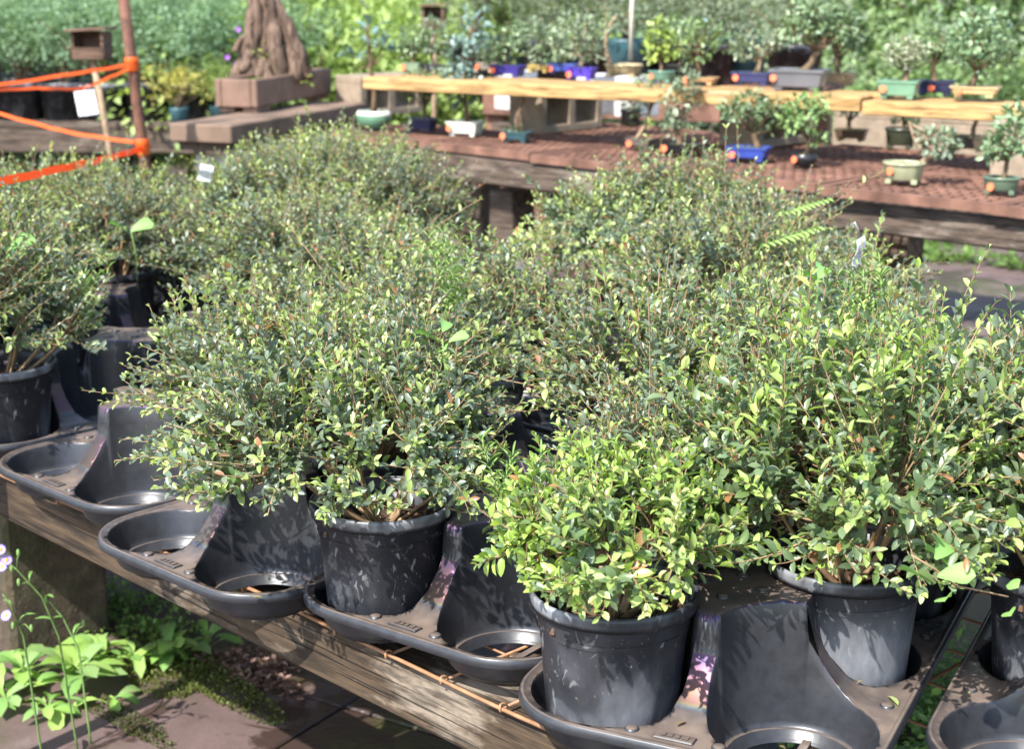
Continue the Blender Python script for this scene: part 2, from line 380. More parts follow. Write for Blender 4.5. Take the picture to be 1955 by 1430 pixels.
# ------------------------------------------------------------------ pots, and potted shrubs
def pot_mesh():
    b = MB()
    prof = [(.0, .004), (.078, .004), (.081, .0), (.083, .004), (.0855, .03), (.0945, .14), (.0985, .176), (.1045, .178), (.1065, .181), (.1085, .193), (.1075, .1965), (.105, .198), (.1025, .1965), (.1005, .188), (.097, .15)]
    b.lathe(prof, 48); return b.mesh('pot', M['pot'])
POT_ME = pot_mesh()
RIM_ME = MB().lathe([(.0995, .1785), (.1070, .1795), (.1080, .187), (.1095, .194), (.1085, .1985), (.1055, .1995), (.1030, .198)], 48).mesh('pot_rim', M['pot'])
sb = MB(); g0 = np.random.default_rng(5); sb.disc(.099, .158, 28, bump=.006)
SOIL_ME = sb.mesh('soil', M['soil'])
cm = MB()
for k in range(70):
    a = g0.uniform(0, 6.28); r = .095 * math.sqrt(g0.random()); s = g0.uniform(.003, .008)
    cm.box((r * math.cos(a), r * math.sin(a), .161 + s * .3), (s * 2, s, s), g0.uniform(0, 3.1), 0, .6)
CHIP_ME = cm.mesh('bark_chip', plain('bark_chips', (.095, .058, .036), .9, .2, .6, 60))
LEAF_T = {}
def leaf_template(i):
    if i not in LEAF_T:
        c = [OLD1, OLD2, NEW1, NEW2, (.11, .17, .05)][i]
        LEAF_T[i] = leaf_mesh('leaf', [(0, 0, 0)], [(1, 0, 0)], [(0, 0, 1)], [1.], [.44], [c], M['leaf'])
    return LEAF_T[i]
def potted_shrub(label, loc, rz, data, near=0, group='potted shrubs on the display bench'):
    segs, arr = data
    t = thing('potted_shrub', label, 'potted shrub', loc, rz, group)
    p = link('pot', POT_ME, t); link('rim', RIM_ME, p)
    s = link('soil', SOIL_ME, t); ch = link('bark_chip', CHIP_ME, s); ch['kind'] = 'stuff'
    link('stem', quad_tubes('stem', segs, M['stem']) if isinstance(segs, list) else segs, t)
    if isinstance(arr, list):
        P, D, N, L, W, C = arr; keep = np.ones(len(P), bool)
        if near:
            mw = Matrix.Translation(loc) @ Matrix.Rotation(rz, 4, 'Z'); m3 = np.array(mw.to_3x3()); wp = P @ m3.T + np.array(loc)
            d = np.linalg.norm(wp - np.array([0, 0, EYE]), axis=1) - L * 6
            idx = np.argsort(d)[:near * 3]; idx = rng.permutation(idx)[:near]; keep[idx] = False
            for i in idx:
                x = Vector(D[i]).normalized(); y = Vector(N[i]).cross(x).normalized(); z = x.cross(y)
                c = C[i]; k = 3 if c[0] > .22 else 2 if c[0] > .15 else 4 if c[0] > .085 else 1 if c[0] > .057 else 0
                o = bpy.data.objects.new('leaf', leaf_template(k)); COL.objects.link(o); o.parent = t
                o.matrix_local = Matrix.Translation(P[i]) @ Matrix((x, y, z)).transposed().to_4x4() @ Matrix.Diagonal((L[i], W[i] / .44, L[i], 1))
        f = link('foliage', leaf_mesh('foliage', P[keep], D[keep], N[keep], L[keep], W[keep], C[keep], M['leaf']), t)
    else: f = link('foliage', arr, t)
    f['kind'] = 'stuff'
    return t

# ------------------------------------------------------------------ moulded carry tray, two cups wide and four deep
PITCH_C, RC, ZLOW, ZHI, NROW = .24, .106, .060, .182, 4
HX, Y0, Y1, CR = .232, -.112, (NROW - 1) * .24 + .112, .109
POSTS = [(0, .12 + .24 * k) for k in range(NROW - 1)]
CUPS = [(sx * .12, .24 * r) for r in range(NROW) for sx in (-1, 1)]
def sstep(a, b, x):
    t = min(1, max(0, (x - a) / (b - a))); return t * t * (3 - 2 * t)
def tray_h(x, y):
    d = min(math.hypot((x - a) * 1.0, y - b) for a, b in POSTS)
    hi = 1 - sstep(.103, .110, d) * .42
    if d > .110: hi = .58 * (1 - min(1, (d - .110) / .085)) ** 2.0
    lab = 1.0
    return ZLOW + (ZHI - ZLOW) * hi * lab
def outline(ins=0, n=10):
    pts = []
    for cx, cy, a0 in ((HX - CR, Y0 + CR, -90), (HX - CR, Y1 - CR, 0), (-HX + CR, Y1 - CR, 90), (-HX + CR, Y0 + CR, 180)):
        for k in range(n + 1):
            a = R(a0 + 90 * k / n); pts.append((cx + (CR - ins) * math.cos(a), cy + (CR - ins) * math.sin(a), math.cos(a), math.sin(a)))
    out = []
    for i, p in enumerate(pts):                                # fill the straight runs
        out.append(p); q = pts[(i + 1) % len(pts)]; L = math.hypot(q[0] - p[0], q[1] - p[1])
        if L > .03:
            m = int(L / .02)
            for k in range(1, m): out.append((p[0] + (q[0] - p[0]) * k / m, p[1] + (q[1] - p[1]) * k / m, p[2], p[3]))
    return out
def tray_meshes():
    ol = outline(); verts = [Vector(p[:2]) for p in ol]; edges = [(i, (i + 1) % len(ol)) for i in range(len(ol))]
    rings = []; radii = [.1, .1030, .1050, .1070, .1090, .1105, .113, .117, .123, .131, .141, .152, .164, .176, .188, .2]
    for cx, cy in CUPS:
        an = set(np.round(np.linspace(0, 2 * math.pi, 72, endpoint=False), 4))
        for a, b in POSTS:
            D = math.hypot(a - cx, b - cy); th = math.atan2(b - cy, a - cx)
            if D > .3: continue
            for r in radii:
                c = (D * D + RC * RC - r * r) / (2 * D * RC)
                if -1 < c < 1:
                    for s in (-1, 1): an.add(round((th + s * math.acos(c)) % (2 * math.pi), 4))
        an = sorted(an); keep = [an[0]]
        for x in an[1:]:
            if x - keep[-1] > .008: keep.append(x)
        st = len(verts); verts += [Vector((cx + RC * math.cos(x), cy + RC * math.sin(x))) for x in keep]
        n = len(keep); edges += [(st + i, st + (i + 1) % n) for i in range(n)]; rings.append((st, n, keep, cx, cy))
    def free(x, y, m=.0022):
        if abs(x) > HX - .004 or not (Y0 + .004 < y < Y1 - .004): return False
        return all(math.hypot(x - a, y - b) > RC + m for a, b in CUPS)
    for a, b in POSTS:
        for r in [.03, .06, .085] + radii:
            m = int(2 * math.pi * r / .006)
            for k in range(m):
                x, y = a + r * math.cos(6.2832 * k / m), b + r * math.sin(6.2832 * k / m)
                if free(x, y) and min(POSTS, key=lambda q: math.hypot(x - q[0], y - q[1])) == (a, b): verts.append(Vector((x, y)))
    for x in np.arange(-HX + .008, HX, .011):
        for y in np.arange(Y0 + .008, Y1, .011):
            if free(x, y, .005) and min(math.hypot(x - a, y - b) for a, b in POSTS) > .203: verts.append(Vector((x, y)))
    v2, _, f2, *_ = geometry.delaunay_2d_cdt(verts, edges, [], 0, 1e-6)
    b = MB(); V = [(p.x, p.y, tray_h(p.x, p.y)) for p in v2]
    F = []
    for f in f2:
        c = sum((v2[i] for i in f), Vector((0, 0))) / len(f)
        if any(math.hypot(c.x - x, c.y - y) < RC - .0005 for x, y in CUPS): continue
        qx = max(abs(c.x) - (HX - CR), 0); qy = max(Y0 + CR - c.y, c.y - (Y1 - CR), 0)
        if math.hypot(qx, qy) > CR: continue
        F.append(tuple(f))
    b.add(V, F, True)
    for st, n, an, cx, cy in rings:                            # cup walls
        tops = [tray_h(cx + RC * math.cos(a), cy + RC * math.sin(a)) for a in an]
        lv = [(1, 1.), (0, -.0016), (.75, None), (.5, None), (.25, None), (0, None)]
        prof_low = [(.0915, .016), (.0885, .0125), (.0855, .0125), (.083, .0165), (.0805, .016), (.079, .006), (.0745, .004), (.073, .001)]
        W = []
        for i, a in enumerate(an):
            ca, sa = math.cos(a), math.sin(a); zt = tops[i]; col = [(RC, zt), (RC - .0014, zt - .003)]
            for q in (.82, .6, .4, .2): col.append((.0935 + (RC - .0014 - .0935) * q, .022 + (zt - .003 - .022) * q))
            col += [(.0935, .022)] + prof_low
            W.append([(cx + r * ca, cy + r * sa, z) for r, z in col])
        m = len(W[0]); vs = [p for w in W for p in w]
        fs = [(i * m + k, i * m + k + 1, ((i + 1) % n) * m + k + 1, ((i + 1) % n) * m + k) for i in range(n) for k in range(m - 1)]
        b.add(vs, fs, True)
    prof = [(0, 0), (.002, .0026), (.005, .003), (.0075, .0008), (.009, -.005), (.0088, -.011), (.0065, -.013)]  # rolled lip
    m = len(prof); vs = [(x + nx * o, y + ny * o, ZLOW + dz) for x, y, nx, ny in ol for o, dz in prof]; n = len(ol)
    b.add(vs, [(i * m + k, ((i + 1) % n) * m + k, ((i + 1) % n) * m + k + 1, i * m + k + 1) for i in range(n) for k in range(m - 1)], True)
    shell = b.mesh('tray_shell', M['tray'])
    bm = bmesh.new(); bm.from_mesh(shell); bmesh.ops.remove_doubles(bm, verts=bm.verts, dist=1e-5); bmesh.ops.recalc_face_normals(bm, faces=bm.faces); bm.to_mesh(shell); bm.free()
    bars = MB()
    for k in range(3):
        a = R(90 + 120 * k); bars.box((.037 * math.cos(a), .037 * math.sin(a), .004), (.080, .011, .004), a)
    bars.lathe([(0, .0075), (.012, .0075), (.014, .006), (.014, .002)], 16)
    rivet = MB().lathe([(.0095, 0), (.0088, .0022), (.006, .0034), (0, .0036)], 16)
    plate = MB(); plate.box((0, 0, .001), (.052, .019, .003), 0, .0012)
    slot = MB()
    for dx, w in ((-.014, .006), (-.005, .006), (.004, .006), (.014, .008)): slot.box((dx, 0, .0032), (w, .009, .0016))
    return shell, bars.mesh('cup_spokes', M['tray']), rivet.mesh('rivet', M['tray']), plate.mesh('maker_plate', M['tray']), slot.mesh('raised_mark', M['tray'])
SHELL, BARS, RIVET, PLATE, MARK = tray_meshes()
def make_tray(loc, deg, label):
    t = thing('pot_tray', label, 'pot tray', loc, R(deg), 'black moulded pot trays')
    link('tray_shell', SHELL, t)
    for x, y in CUPS: link('cup_spokes', BARS, t, (x, y, 0))
    def onto(me, x, y, name):
        return link(name, me, t, (x, y, tray_h(x, y) + .0002))
    for y in (Y0 + .020, Y1 - .020):
        onto(RIVET, -.056, y, 'rivet'); onto(RIVET, .056, y, 'rivet')
        o = onto(PLATE, 0, y, 'maker_plate'); link('raised_mark', MARK, o)
    for a, b in POSTS:
        for dx, dy in ((0, .042), (0, -.042), (.040, 0), (-.040, 0)): onto(RIVET, a + dx, b + dy, 'rivet')
        for s in (-1, 1): onto(RIVET, s * (HX - .020), b - .012, 'rivet')
    return t
# ------------------------------------------------------------------ ground
m, n, l, p = newmat('paving'); M['paving'] = m
tc = n.new('ShaderNodeNewGeometry'); pos = tc.outputs['Position']
def gn(scale, det=5, rough=.6, dist=0):
    t = n.new('ShaderNodeTexNoise'); t.inputs['Scale'].default_value = scale; t.inputs['Detail'].default_value = det
    t.inputs['Roughness'].default_value = rough; t.inputs['Distortion'].default_value = dist; l.new(pos, t.inputs[0]); return t.outputs['Fac']
nb, nm, nf = gn(1.1, 5), gn(5, 6, .65, .4), gn(60, 5, .7)
c = ramp(n, l, nm, [(.3, (.07, .043, .037)), (.55, (.115, .075, .067)), (.75, (.16, .113, .103))])
c = mix(n, l, ramp(n, l, nf, [(.35, .55), (.6, 0.)]), c, (.09, .06, .05))
sp = n.new('ShaderNodeSeparateXYZ'); l.new(pos, sp.inputs[0])
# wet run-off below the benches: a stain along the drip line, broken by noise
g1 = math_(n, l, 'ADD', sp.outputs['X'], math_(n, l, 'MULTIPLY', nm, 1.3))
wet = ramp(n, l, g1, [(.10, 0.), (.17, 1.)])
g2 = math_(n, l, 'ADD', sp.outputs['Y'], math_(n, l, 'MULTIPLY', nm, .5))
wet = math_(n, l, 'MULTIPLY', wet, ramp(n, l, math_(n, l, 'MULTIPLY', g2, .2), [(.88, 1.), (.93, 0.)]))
spots = ramp(n, l, gn(3.3, 4, .6, .6), [(.53, 0.), (.56, 1.)])
wet = math_(n, l, 'MAXIMUM', wet, math_(n, l, 'MULTIPLY', spots, .85))
moss = math_(n, l, 'MULTIPLY', ramp(n, l, gn(2.3, 6, .7), [(.50, 0.), (.62, .85)]), ramp(n, l, nf, [(.3, .3), (.6, 1.)]))
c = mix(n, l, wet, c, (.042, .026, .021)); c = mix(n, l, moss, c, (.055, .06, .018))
l.new(c, p.inputs['Base Color']); l.new(ramp(n, l, wet, [(0, .75), (1, .30)]), p.inputs['Roughness']); bump(n, l, p, nf, .5, .004)
M['earth'] = plain('earth', (.10, .085, .035), .95, .15, .6, 1.2)
ground = MB(); ground.add([(-150, -20, -.03), (150, -20, -.03), (150, 220, -.03), (-150, 220, -.03)], [(0, 1, 2, 3)])
gr = tag(ground.build('ground', M['earth']), 'bare dark earth under and beyond the paving', kind='structure')
pv = tag(MB().box((0, 0, -.018), (30, 30, .012), R(-32)).build('pavement', plain('joint_earth', (.05, .04, .028), .95, .1, .5, 30), loc=(2, 8, 0)), 'reddish stone paving with narrow joints', kind='structure')
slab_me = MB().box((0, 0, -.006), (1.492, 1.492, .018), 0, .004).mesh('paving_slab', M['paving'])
j0 = at(528, 1430, 0); dv = Vector((.531, .847, 0)).normalized(); du = Vector((dv.y, -dv.x, 0))
for i in range(-5, 7):
    for j in range(-2, 12):
        c0 = j0 + du * (1.5 * (i + .5)) + dv * (1.5 * (j - .35))
        if c0.y < -.5 or c0.y > 17 or abs(c0.x) > c0.y * .42 + 1.6: continue
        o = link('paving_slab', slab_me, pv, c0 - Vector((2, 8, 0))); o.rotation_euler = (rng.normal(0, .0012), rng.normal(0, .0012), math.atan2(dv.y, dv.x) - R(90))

# ------------------------------------------------------------------ display bench in front
ZT = .63
A, B = at(560, 1168, ZT), at(1040, 1392, ZT)
U = (B - A).normalized(); Vd = Vector((-U.y, U.x, 0)); BA = math.atan2(U.y, U.x)
E0 = A - U * 2.95; LEN = 5.35; DEP = 2.25
bench = thing('display_bench', 'weathered timber display bench topped with rusty wire mesh under the black trays', 'bench', E0, BA)
def bpart(name, c, d, mat, bev=.004):
    mb = MB(); mb.box((0, 0, 0), d, 0, bev); return mb.build(name, mat, bench, c)
bpart('front_beam', (LEN / 2, .052, -.010 - .045), (LEN, .09, .09), M['wood_front'], .006)
bpart('rear_beam', (LEN / 2, DEP - .06, -.085), (LEN, .09, .15), M['wood_dark'])
for x in (.03, 1.05, 2.3, 3.3, 4.3, LEN - .03): bpart('cross_beam', (x, DEP / 2, -.075), (.07, DEP - .22, .12), M['wood_dark'])
for x in (1.37, 4.65):
    for y in (.34, DEP - .3): bpart('leg', (x, y, -.15 - .24), (.34, .26, .47), M['leg'], .012)
W = M['wire']
fr = MB(); fr.tube([(x, .004 * math.sin(x * 9), .002 + .0015 * math.sin(x * 14)) for x in np.arange(0, LEN, .05)], .0032, 6); fr.build('front_rod', W, bench)
cross = MB().tube([(0, -.004, 0), (0, DEP * .5, 0), (0, DEP, 0)], .0024, 5).mesh('mesh_wire', W)
longw = MB().tube([(0, 0, 0), (LEN / 2, 0, 0), (LEN, 0, 0)], .0022, 5).mesh('mesh_wire', W)
rg = MB(); rg.tube([(.0 + .0014 * math.sin(t * 2.2), .0062 * math.cos(t), .0062 * math.sin(t)) for t in np.linspace(0, 12.2, 22)], .0016, 5)
ring = rg.mesh('wire_tie', W)
for k in range(44):
    x = .06 + k * .12; link('mesh_wire', cross, bench, (x, 0, .001)); link('wire_tie', ring, bench, (x, 0, .002))
for k in range(1, 18): link('mesh_wire', longw, bench, (0, k * .12 + .01, -.0034))
knot = ring
for k in range(20, 42): link('wire_tie', knot, bench, (.06 + k * .12, .25, -.001))

# ------------------------------------------------------------------ trays
zt = ZT + .006
TR = [(-1.145, 3.235, -45, 'holding the pot cut off by the left edge'),
      (-.812, 2.885, -44, 'with a dusty brown post top and two empty front cups'),
      (-.52, 2.49, -43, 'with two empty front cups hanging over mossy paving'),
      (-.127, 2.245, -37, 'with one pot and one bare cup over wire mesh'),
      (.232, 1.837, -26, 'nearest the camera with rainbow sheen on its web'),
      (.769, 1.695, -27, 'cut off by the right edge beside the green weeds'),
      (-1.49, 3.58, -45, 'outside the left edge of the photo'),
      (-1.84, 3.93, -45, 'outermost at the left end of the bench')]
SH = [(.03, -.08), (.042, -.095), (.042, -.10), (.030, -.095), (.006, -.015), (-.035, -.015), (.02, -.08), (.02, -.08)]
TR = [(x + s[0], y + s[1], a, q) for (x, y, a, q), s in zip(TR, SH)]
trays = []
def tray_pt(k, x, y, z=0):
    a = R(TR[k][2]); return Vector((TR[k][0] + x * math.cos(a) - y * math.sin(a), TR[k][1] + x * math.sin(a) + y * math.cos(a), zt + z))
for k, (x, y, a, lab) in enumerate(TR):
    if k == 0: trays.append(make_tray((x, y, zt), a, 'black moulded pot tray ' + lab))
    else: trays.append(dup(trays[0], (x, y, zt), R(a), 'black moulded pot tray ' + lab))
back_names = ['behind the leftmost pot', 'behind the dusty brown post', 'behind the wide grey green shrub', 'in the middle of the bushy mass', 'at the back right', 'at the far right of the bench', 'at the left edge of the photo', 'in the far left corner']
for k in range(8):
    c = tray_pt(k, 0, .985)
    dup(trays[0], c, R(TR[k][2]), 'black pot tray of the rear row under leaves ' + back_names[k])

# ------------------------------------------------------------------ potted shrubs
variants = []
for s in range(5):
    sg, ar = shrub(100 + s, .215 + .016 * (s % 3), .185 + .02 * (s % 2), 400, leaf=.0152 + .0012 * (s % 3), young=(.5, .3, .55, .2, .4)[s], bright=(1.0, .95, 1.08, .9, 1.0)[s])
    variants.append((quad_tubes('stem', sg, M['stem']), leaf_mesh('foliage', *ar, M['leaf'])))
def front(k, cx, row, label, data, near, rz=0):
    p_ = tray_pt(k, cx * .12, row * .24, .004); t = potted_shrub(label, p_, rz, data, near); return t
front(3, -1, 0, 'wide spreading blue green shrub in a black pot with grey smears at the front middle', shrub(1, .262, .225, 600, .0185, young=.28, lean=(-.065, .0)), 300)
front(4, -1, 0, 'low bright yellow green shrub in the black pot nearest the camera', shrub(2, .180, .155, 330, .0205, young=.8, bright=1.0, gap=.011, lean=(.0, .0), tone=(.95, 1.06, .72)), 300)
front(4, 1, 1, 'large airy shrub in the black pot whitened with lime streaks at the lower right', shrub(3, .26, .31, 480, .021, young=.45, gap=.0115, lean=(-.01, .0), tone=(.97, 1.05, .8)), 300)
front(5, -1, 1, 'shrub with long bronze tipped leaves in the dark pot at the right edge', shrub(4, .24, .32, 330, .024, young=.35, gap=.013), 200)
front(0, 1, 0, 'dark dense shrub in the smooth black pot cut off by the left edge', shrub(5, .225, .30, 420, .0165, young=.25, bright=.9), 150)
for o_ in bpy.data.objects:
    if o_.name.startswith('pot') and o_.parent and 'lime' in o_.parent.get('label', ''): o_['lime'] = 1.0
taken = {(3, -1, 0), (4, -1, 0), (4, 1, 1), (5, -1, 1), (0, 1, 0)}
empty = {(1, -1, 0), (1, 1, 0), (2, -1, 0), (2, 1, 0), (3, 1, 0), (4, 1, 0), (3, 1, 1), (0, 1, 1), (1, -1, 1), (5, -1, 0), (5, 1, 0), (0, 1, 2), (0, -1, 2), (1, -1, 2), (2, 1, 2), (2, 1, 3), (3, -1, 1), (1, 1, 2), (6, 1, 2), (3, -1, 2), (0, -1, 1), (1, 1, 1), (6, 1, 3)}
LINES = {(0, -1): 'in the line reaching the left edge of the photo', (0, 1): 'in the line behind the dark dense shrub', (1, -1): 'in the line behind the dusty brown post', (1, 1): 'in the line right of the dark gap',
         (2, -1): 'in the line behind the two empty overhanging cups', (2, 1): 'in the line left of the wide blue green shrub', (3, -1): 'in the line behind the wide blue green shrub', (3, 1): 'in the line behind the bare cup over the mesh',
         (4, -1): 'in the line behind the low yellow green shrub', (4, 1): 'in the line behind the large airy shrub', (5, -1): 'in the line behind the bronze tipped shrub', (5, 1): 'in the line along the right edge of the bench', (6, -1): 'in the line outermost at the left', (6, 1): 'in the line passing left of the dark gap', (7, -1): 'in the line at the left end of the bench', (7, 1): 'in the second line from the left end'}
ORD = ['first', 'second', 'third', 'fourth', 'fifth', 'sixth', 'seventh', 'eighth']
gs = np.random.default_rng(3)
for k in range(8):
    for cx in (-1, 1):
        count = 0
        for r in range(8):
            if (k, cx, r) in taken or (k, cx, r) in empty: continue
            pos_ = tray_pt(k, cx * .12, r * .24 if r < 4 else .985 + (r - 4) * .24, .004)
            if r >= 2 and gs.random() < (.22 if k < 6 else .08): continue
            if (k in (3, 4) and r >= 7) or (k == 5 and r >= 5) or (pos_.x > .64 and pos_.y > 2.5): continue
            if k in (1, 2) and r >= 7: continue
            if pos_.y > 3.12 and abs(pos_.x / pos_.y - .018) < .072: continue        # the notch that lets the paving show
            d = variants[gs.integers(5)]
            low_ = 1.27 if (k in (3, 4) and pos_.y > 3.45) else .95 if (k >= 3 and k < 6 and r >= 3) else .70 if pos_.y > 3.8 and -.245 < pos_.x / pos_.y < -.165 else 1.0
            o = potted_shrub('small-leaved shrub, ' + ORD[count] + ' from the front ' + LINES[(k, cx)], pos_, gs.uniform(0, 6.28), d, 0, 'small-leaved shrubs in rows on the bench'); count += 1
            s_ = gs.uniform(.95, 1.15) * low_; sz_ = s_ * gs.uniform(.92, 1.08)
            for c_ in o.children:
                if c_.name.startswith(('stem', 'foliage')): c_.scale = (s_, s_, sz_)

for i_, (x, y, s_, lab) in enumerate(((.43, 3.98, 1.2, 'tallest rounded shrub at the back of the bench below the blue bonsai pot'), (.27, 3.86, 1.12, 'rounded shrub at the back of the bench left of the tallest one'), (.60, 3.74, 1.08, 'rounded shrub at the back of the bench right of the tallest one'))):
    for o_ in [q for q in bpy.data.objects if q.name.startswith('potted_shrub') and (q.location - Vector((x, y, q.location.z))).length < .17]:
        for c_ in list(o_.children_recursive): bpy.data.objects.remove(c_)
        bpy.data.objects.remove(o_)
    o_ = potted_shrub(lab, Vector((x, y, zt + .004)), i_ * 1.3, variants[i_ + 1], 0, 'small-leaved shrubs in rows on the bench')
    for c_ in o_.children:
        if c_.name.startswith(('stem', 'foliage')): c_.scale = (s_, s_, s_)
# ------------------------------------------------------------------ bonsai bench behind
ZS, ZP = .93, 1.17
SL, SR = at(600, 250, ZS), at(1900, 392, ZS)
bu = (SR - SL).normalized(); bv = Vector((-bu.y, bu.x, 0)); BB = math.atan2(bu.y, bu.x)
bb = thing('bonsai_bench', 'long dark timber bench with rust red grates carrying the small bonsai pots', 'bench', SL, BB)
BL = 4.6
def bbp(name, c, d, mat, bev=.004, rz=0, par=None):
    mb = MB(); mb.box((0, 0, 0), d, 0, bev); o = mb.build(name, mat, par or bb, c); o.rotation_euler.z = rz; return o
bbp('front_beam', (.95, .05, -.085), (2.0, .08, .10), M['wood_dark'], .006)
bbp('front_beam', (3.0, .08, -.088), (2.06, .08, .095), M['wood_dark'], .006)
bbp('front_beam', (4.25, .05, -.10), (.42, .10, .09), M['wood_box'], .006)
bbp('rear_beam', (BL / 2, 1.12, -.105), (BL, .08, .14), M['wood_dark'])
for x in (.25, 1.12, 2.2, 3.33, 4.4): bbp('cross_beam', (x, .58, -.10), (.08, .98, .11), M['wood_dark'])
for x, y in ((1.02, .18), (2.3, 1.0), (.12, .9), (4.5, .95), (4.5, .2)): bbp('leg', (x, y, -.175 - .375), (.13, .13, .75), M['wood_dark'])
bbp('cross_beam', (3.62, .30, -.21), (.13, .62, .055), M['wood_box'])
gm = MB(); GW, GD = .62, .56                                     # one grate: a raised rim with bars both ways
for s in (-1, 1):
    gm.box((0, s * (GD / 2 - .012), 0), (GW, .024, .03)); gm.box((s * (GW / 2 - .012), 0, 0), (.024, GD - .05, .029))
for k in range(1, 15): gm.box((-GW / 2 + k * GW / 15, 0, .004), (.011, GD - .05, .010))
for k in range(1, 9): gm.box((0, -GD / 2 + k * GD / 9, .005), (GW - .05, .012, .010))
grate = gm.mesh('grate', M['grate'])
for i in range(7):
    for j in range(2):
        if i == 0 and j == 1: continue
        o = link('grate', grate, bb, (.33 + i * .635 + rng.normal(0, .006), .295 + j * .575 + rng.normal(0, .012) - (.03 if i in (2, 5) else 0), -.013 + rng.normal(0, .002)))
        o.rotation_euler.z = rng.normal(0, .012)
# the raised yellow shelf on concrete blocks: its own planks
PL, PJ, PR = at(700, 147, ZP), at(1655, 186, ZP), at(2130, 206, ZP)
def shelf(label, a, b, drop):
    d = (b - a); L = d.length; an = math.atan2(d.y, d.x)
    t = thing('plank_shelf', label, 'shelf', (a.x, a.y, ZP - .05 - drop), an)
    for y, w in ((.075, .148), (.232, .148)):
        mb = MB(); mb.box((0, 0, 0), (L, w, .05 + rng.normal(0, .001)), 0, .004); mb.build('plank', M['wood_yellow'], t, (L / 2 + rng.normal(0, .015), y, .025))
    return t
shelf('long yellow pine plank shelf on concrete blocks with the blue bonsai pots', PL, PJ, 0)
shelf('shorter yellow pine plank shelf continuing to the right edge of the photo', PJ + (PR - PJ) * .012, PR, .012)
def block(label, p, rz, L=.39):
    t = MB(); w, h, th = .19, .188, .032
    for s in (-1, 1): t.box((0, s * (w / 2 - th / 2) if False else 0, s * (h / 2 - th / 2)), (L, w, th), 0, .003)
    for x in (-L / 2 + th / 2, 0, L / 2 - th / 2): t.box((x, 0, 0), (th, w, h - 2 * th + .002), 0, .0)
    o = t.build('concrete_block', M['concrete'], None, (p.x, p.y, ZS + .001 + h / 2)); o.rotation_euler.z = rz
    return tag(o, label, 'concrete block', 'hollow blocks under the plank shelf')
for px, py, lab in ((725, 216, 'hollow concrete block under the left end of the yellow plank'), (1062, 247, 'hollow concrete block with two dark openings in the middle under the plank'),
                    (1465, 274, 'hollow concrete block under the plank behind the blue bonsai pot'), (1990, 330, 'hollow concrete block at the right edge of the photo')):
    block(lab, at(px, py, ZS), BB + R(90))

# ------------------------------------------------------------------ bonsai
G_GLAZE = {}
def gl(c):
    if c not in G_GLAZE: G_GLAZE[c] = glaze('glaze', c, .28)
    return G_GLAZE[c]
def crown_leaves(g, blobs, n, leaf, pal, mat, name='foliage', simple=False, flat=.55):
    P, D, N, L, W, C = [], [], [], [], [], []
    vol = np.array([b[3] * b[4] for b in blobs]); vol = vol / vol.sum()
    for b, v in zip(blobs, vol):
        m = int(n * v) + 6; x = unit(g.normal(0, 1, (m, 3))); r = g.uniform(.35, 1.05, (m, 1)) ** .6
        lump = 1 + .22 * np.sin(4 * x[:, :1] + b[0] * 40) * np.sin(5 * x[:, 2:] + 1.3 + b[1] * 30) + .14 * np.sin(9 * x[:, 1:2] + 2)
        p = x * r * lump * np.array([b[3], b[3], b[4]]) + np.array(b[:3]); P.append(p)
        D.append(x * .8 + g.normal(0, .5, (m, 3)) + np.array([0, 0, .1])); N.append(x * .4 + np.array([0, 0, 1 - flat + .3]) + g.normal(0, .3, (m, 3)))
        l = leaf * g.uniform(.6, 1.25, m); L.append(l); W.append(l * g.uniform(.45, .62, m))
        t = g.random((m, 1)); c = np.array(pal[0]) * (1 - t) + np.array(pal[1]) * t; C.append(np.clip(c * (1 + g.normal(0, .15, (m, 1))), .01, .7))
    return leaf_mesh(name, *[np.concatenate(a) for a in (P, D, N, L, W, C)], mat, simple)
def bpot(t, kind, w, dp, h, col, lip=1.0, soil='soil'):
    mt = gl(col); b = MB(); q = 12 if kind == 'rect' else 0
    nseg = 32; sx, sy = 1, dp / w; r = w / 2; lob = 8 if kind == 'lobed' else 0; am = .035 if lob else 0
    if kind == 'bulge': prof = [(0, .004), (r * .62, .0), (r * .70, .002), (r * .95, h * .40), (r, h * .62), (r * .93, h * .92), (r * .84, h), (r * .78, h * .98), (r * .74, h * .8)]
    else: prof = [(0, .012), (r * .80, .012), (r * .84, .014), (r * .93, h * .82), (r * .935, h * .84), (r * 1.0, h * .86), (r * 1.0, h), (r * .92, h), (r * .90, h * .85)]
    b.lathe(prof, nseg if kind != 'rect' else 40, sx=sx, sy=sy, lobes=lob, amp=am, sq=14 if kind == 'rect' else 0, smooth=kind != 'rect')
    if kind != 'bulge':
        for a in (-1, 1):
            for c in (-1, 1): b.box((a * r * .62, c * r * sy * .62, .007), (w * .14, dp * .16, .014), 0, .001)
    p = b.build('pot', mt, t)
    if kind == 'bulge' and h > .065: bd = MB(); bd.lathe([(r * .985, h * .78), (r * .97, h * .84), (r * .94, h * .92), (r * .85, h * 1.012), (r * .775, h * .99)], nseg, sx=sx, sy=sy); bd.build('glaze_band', gl(CREAM), p)
    s = MB(); s.disc(r * .90, h * .86, 20, sx=sx, sy=sy, bump=h * .14, sq=14 if kind == 'rect' else 0); s.build('soil', M[soil], t)
    return p
YAW = R(-24)
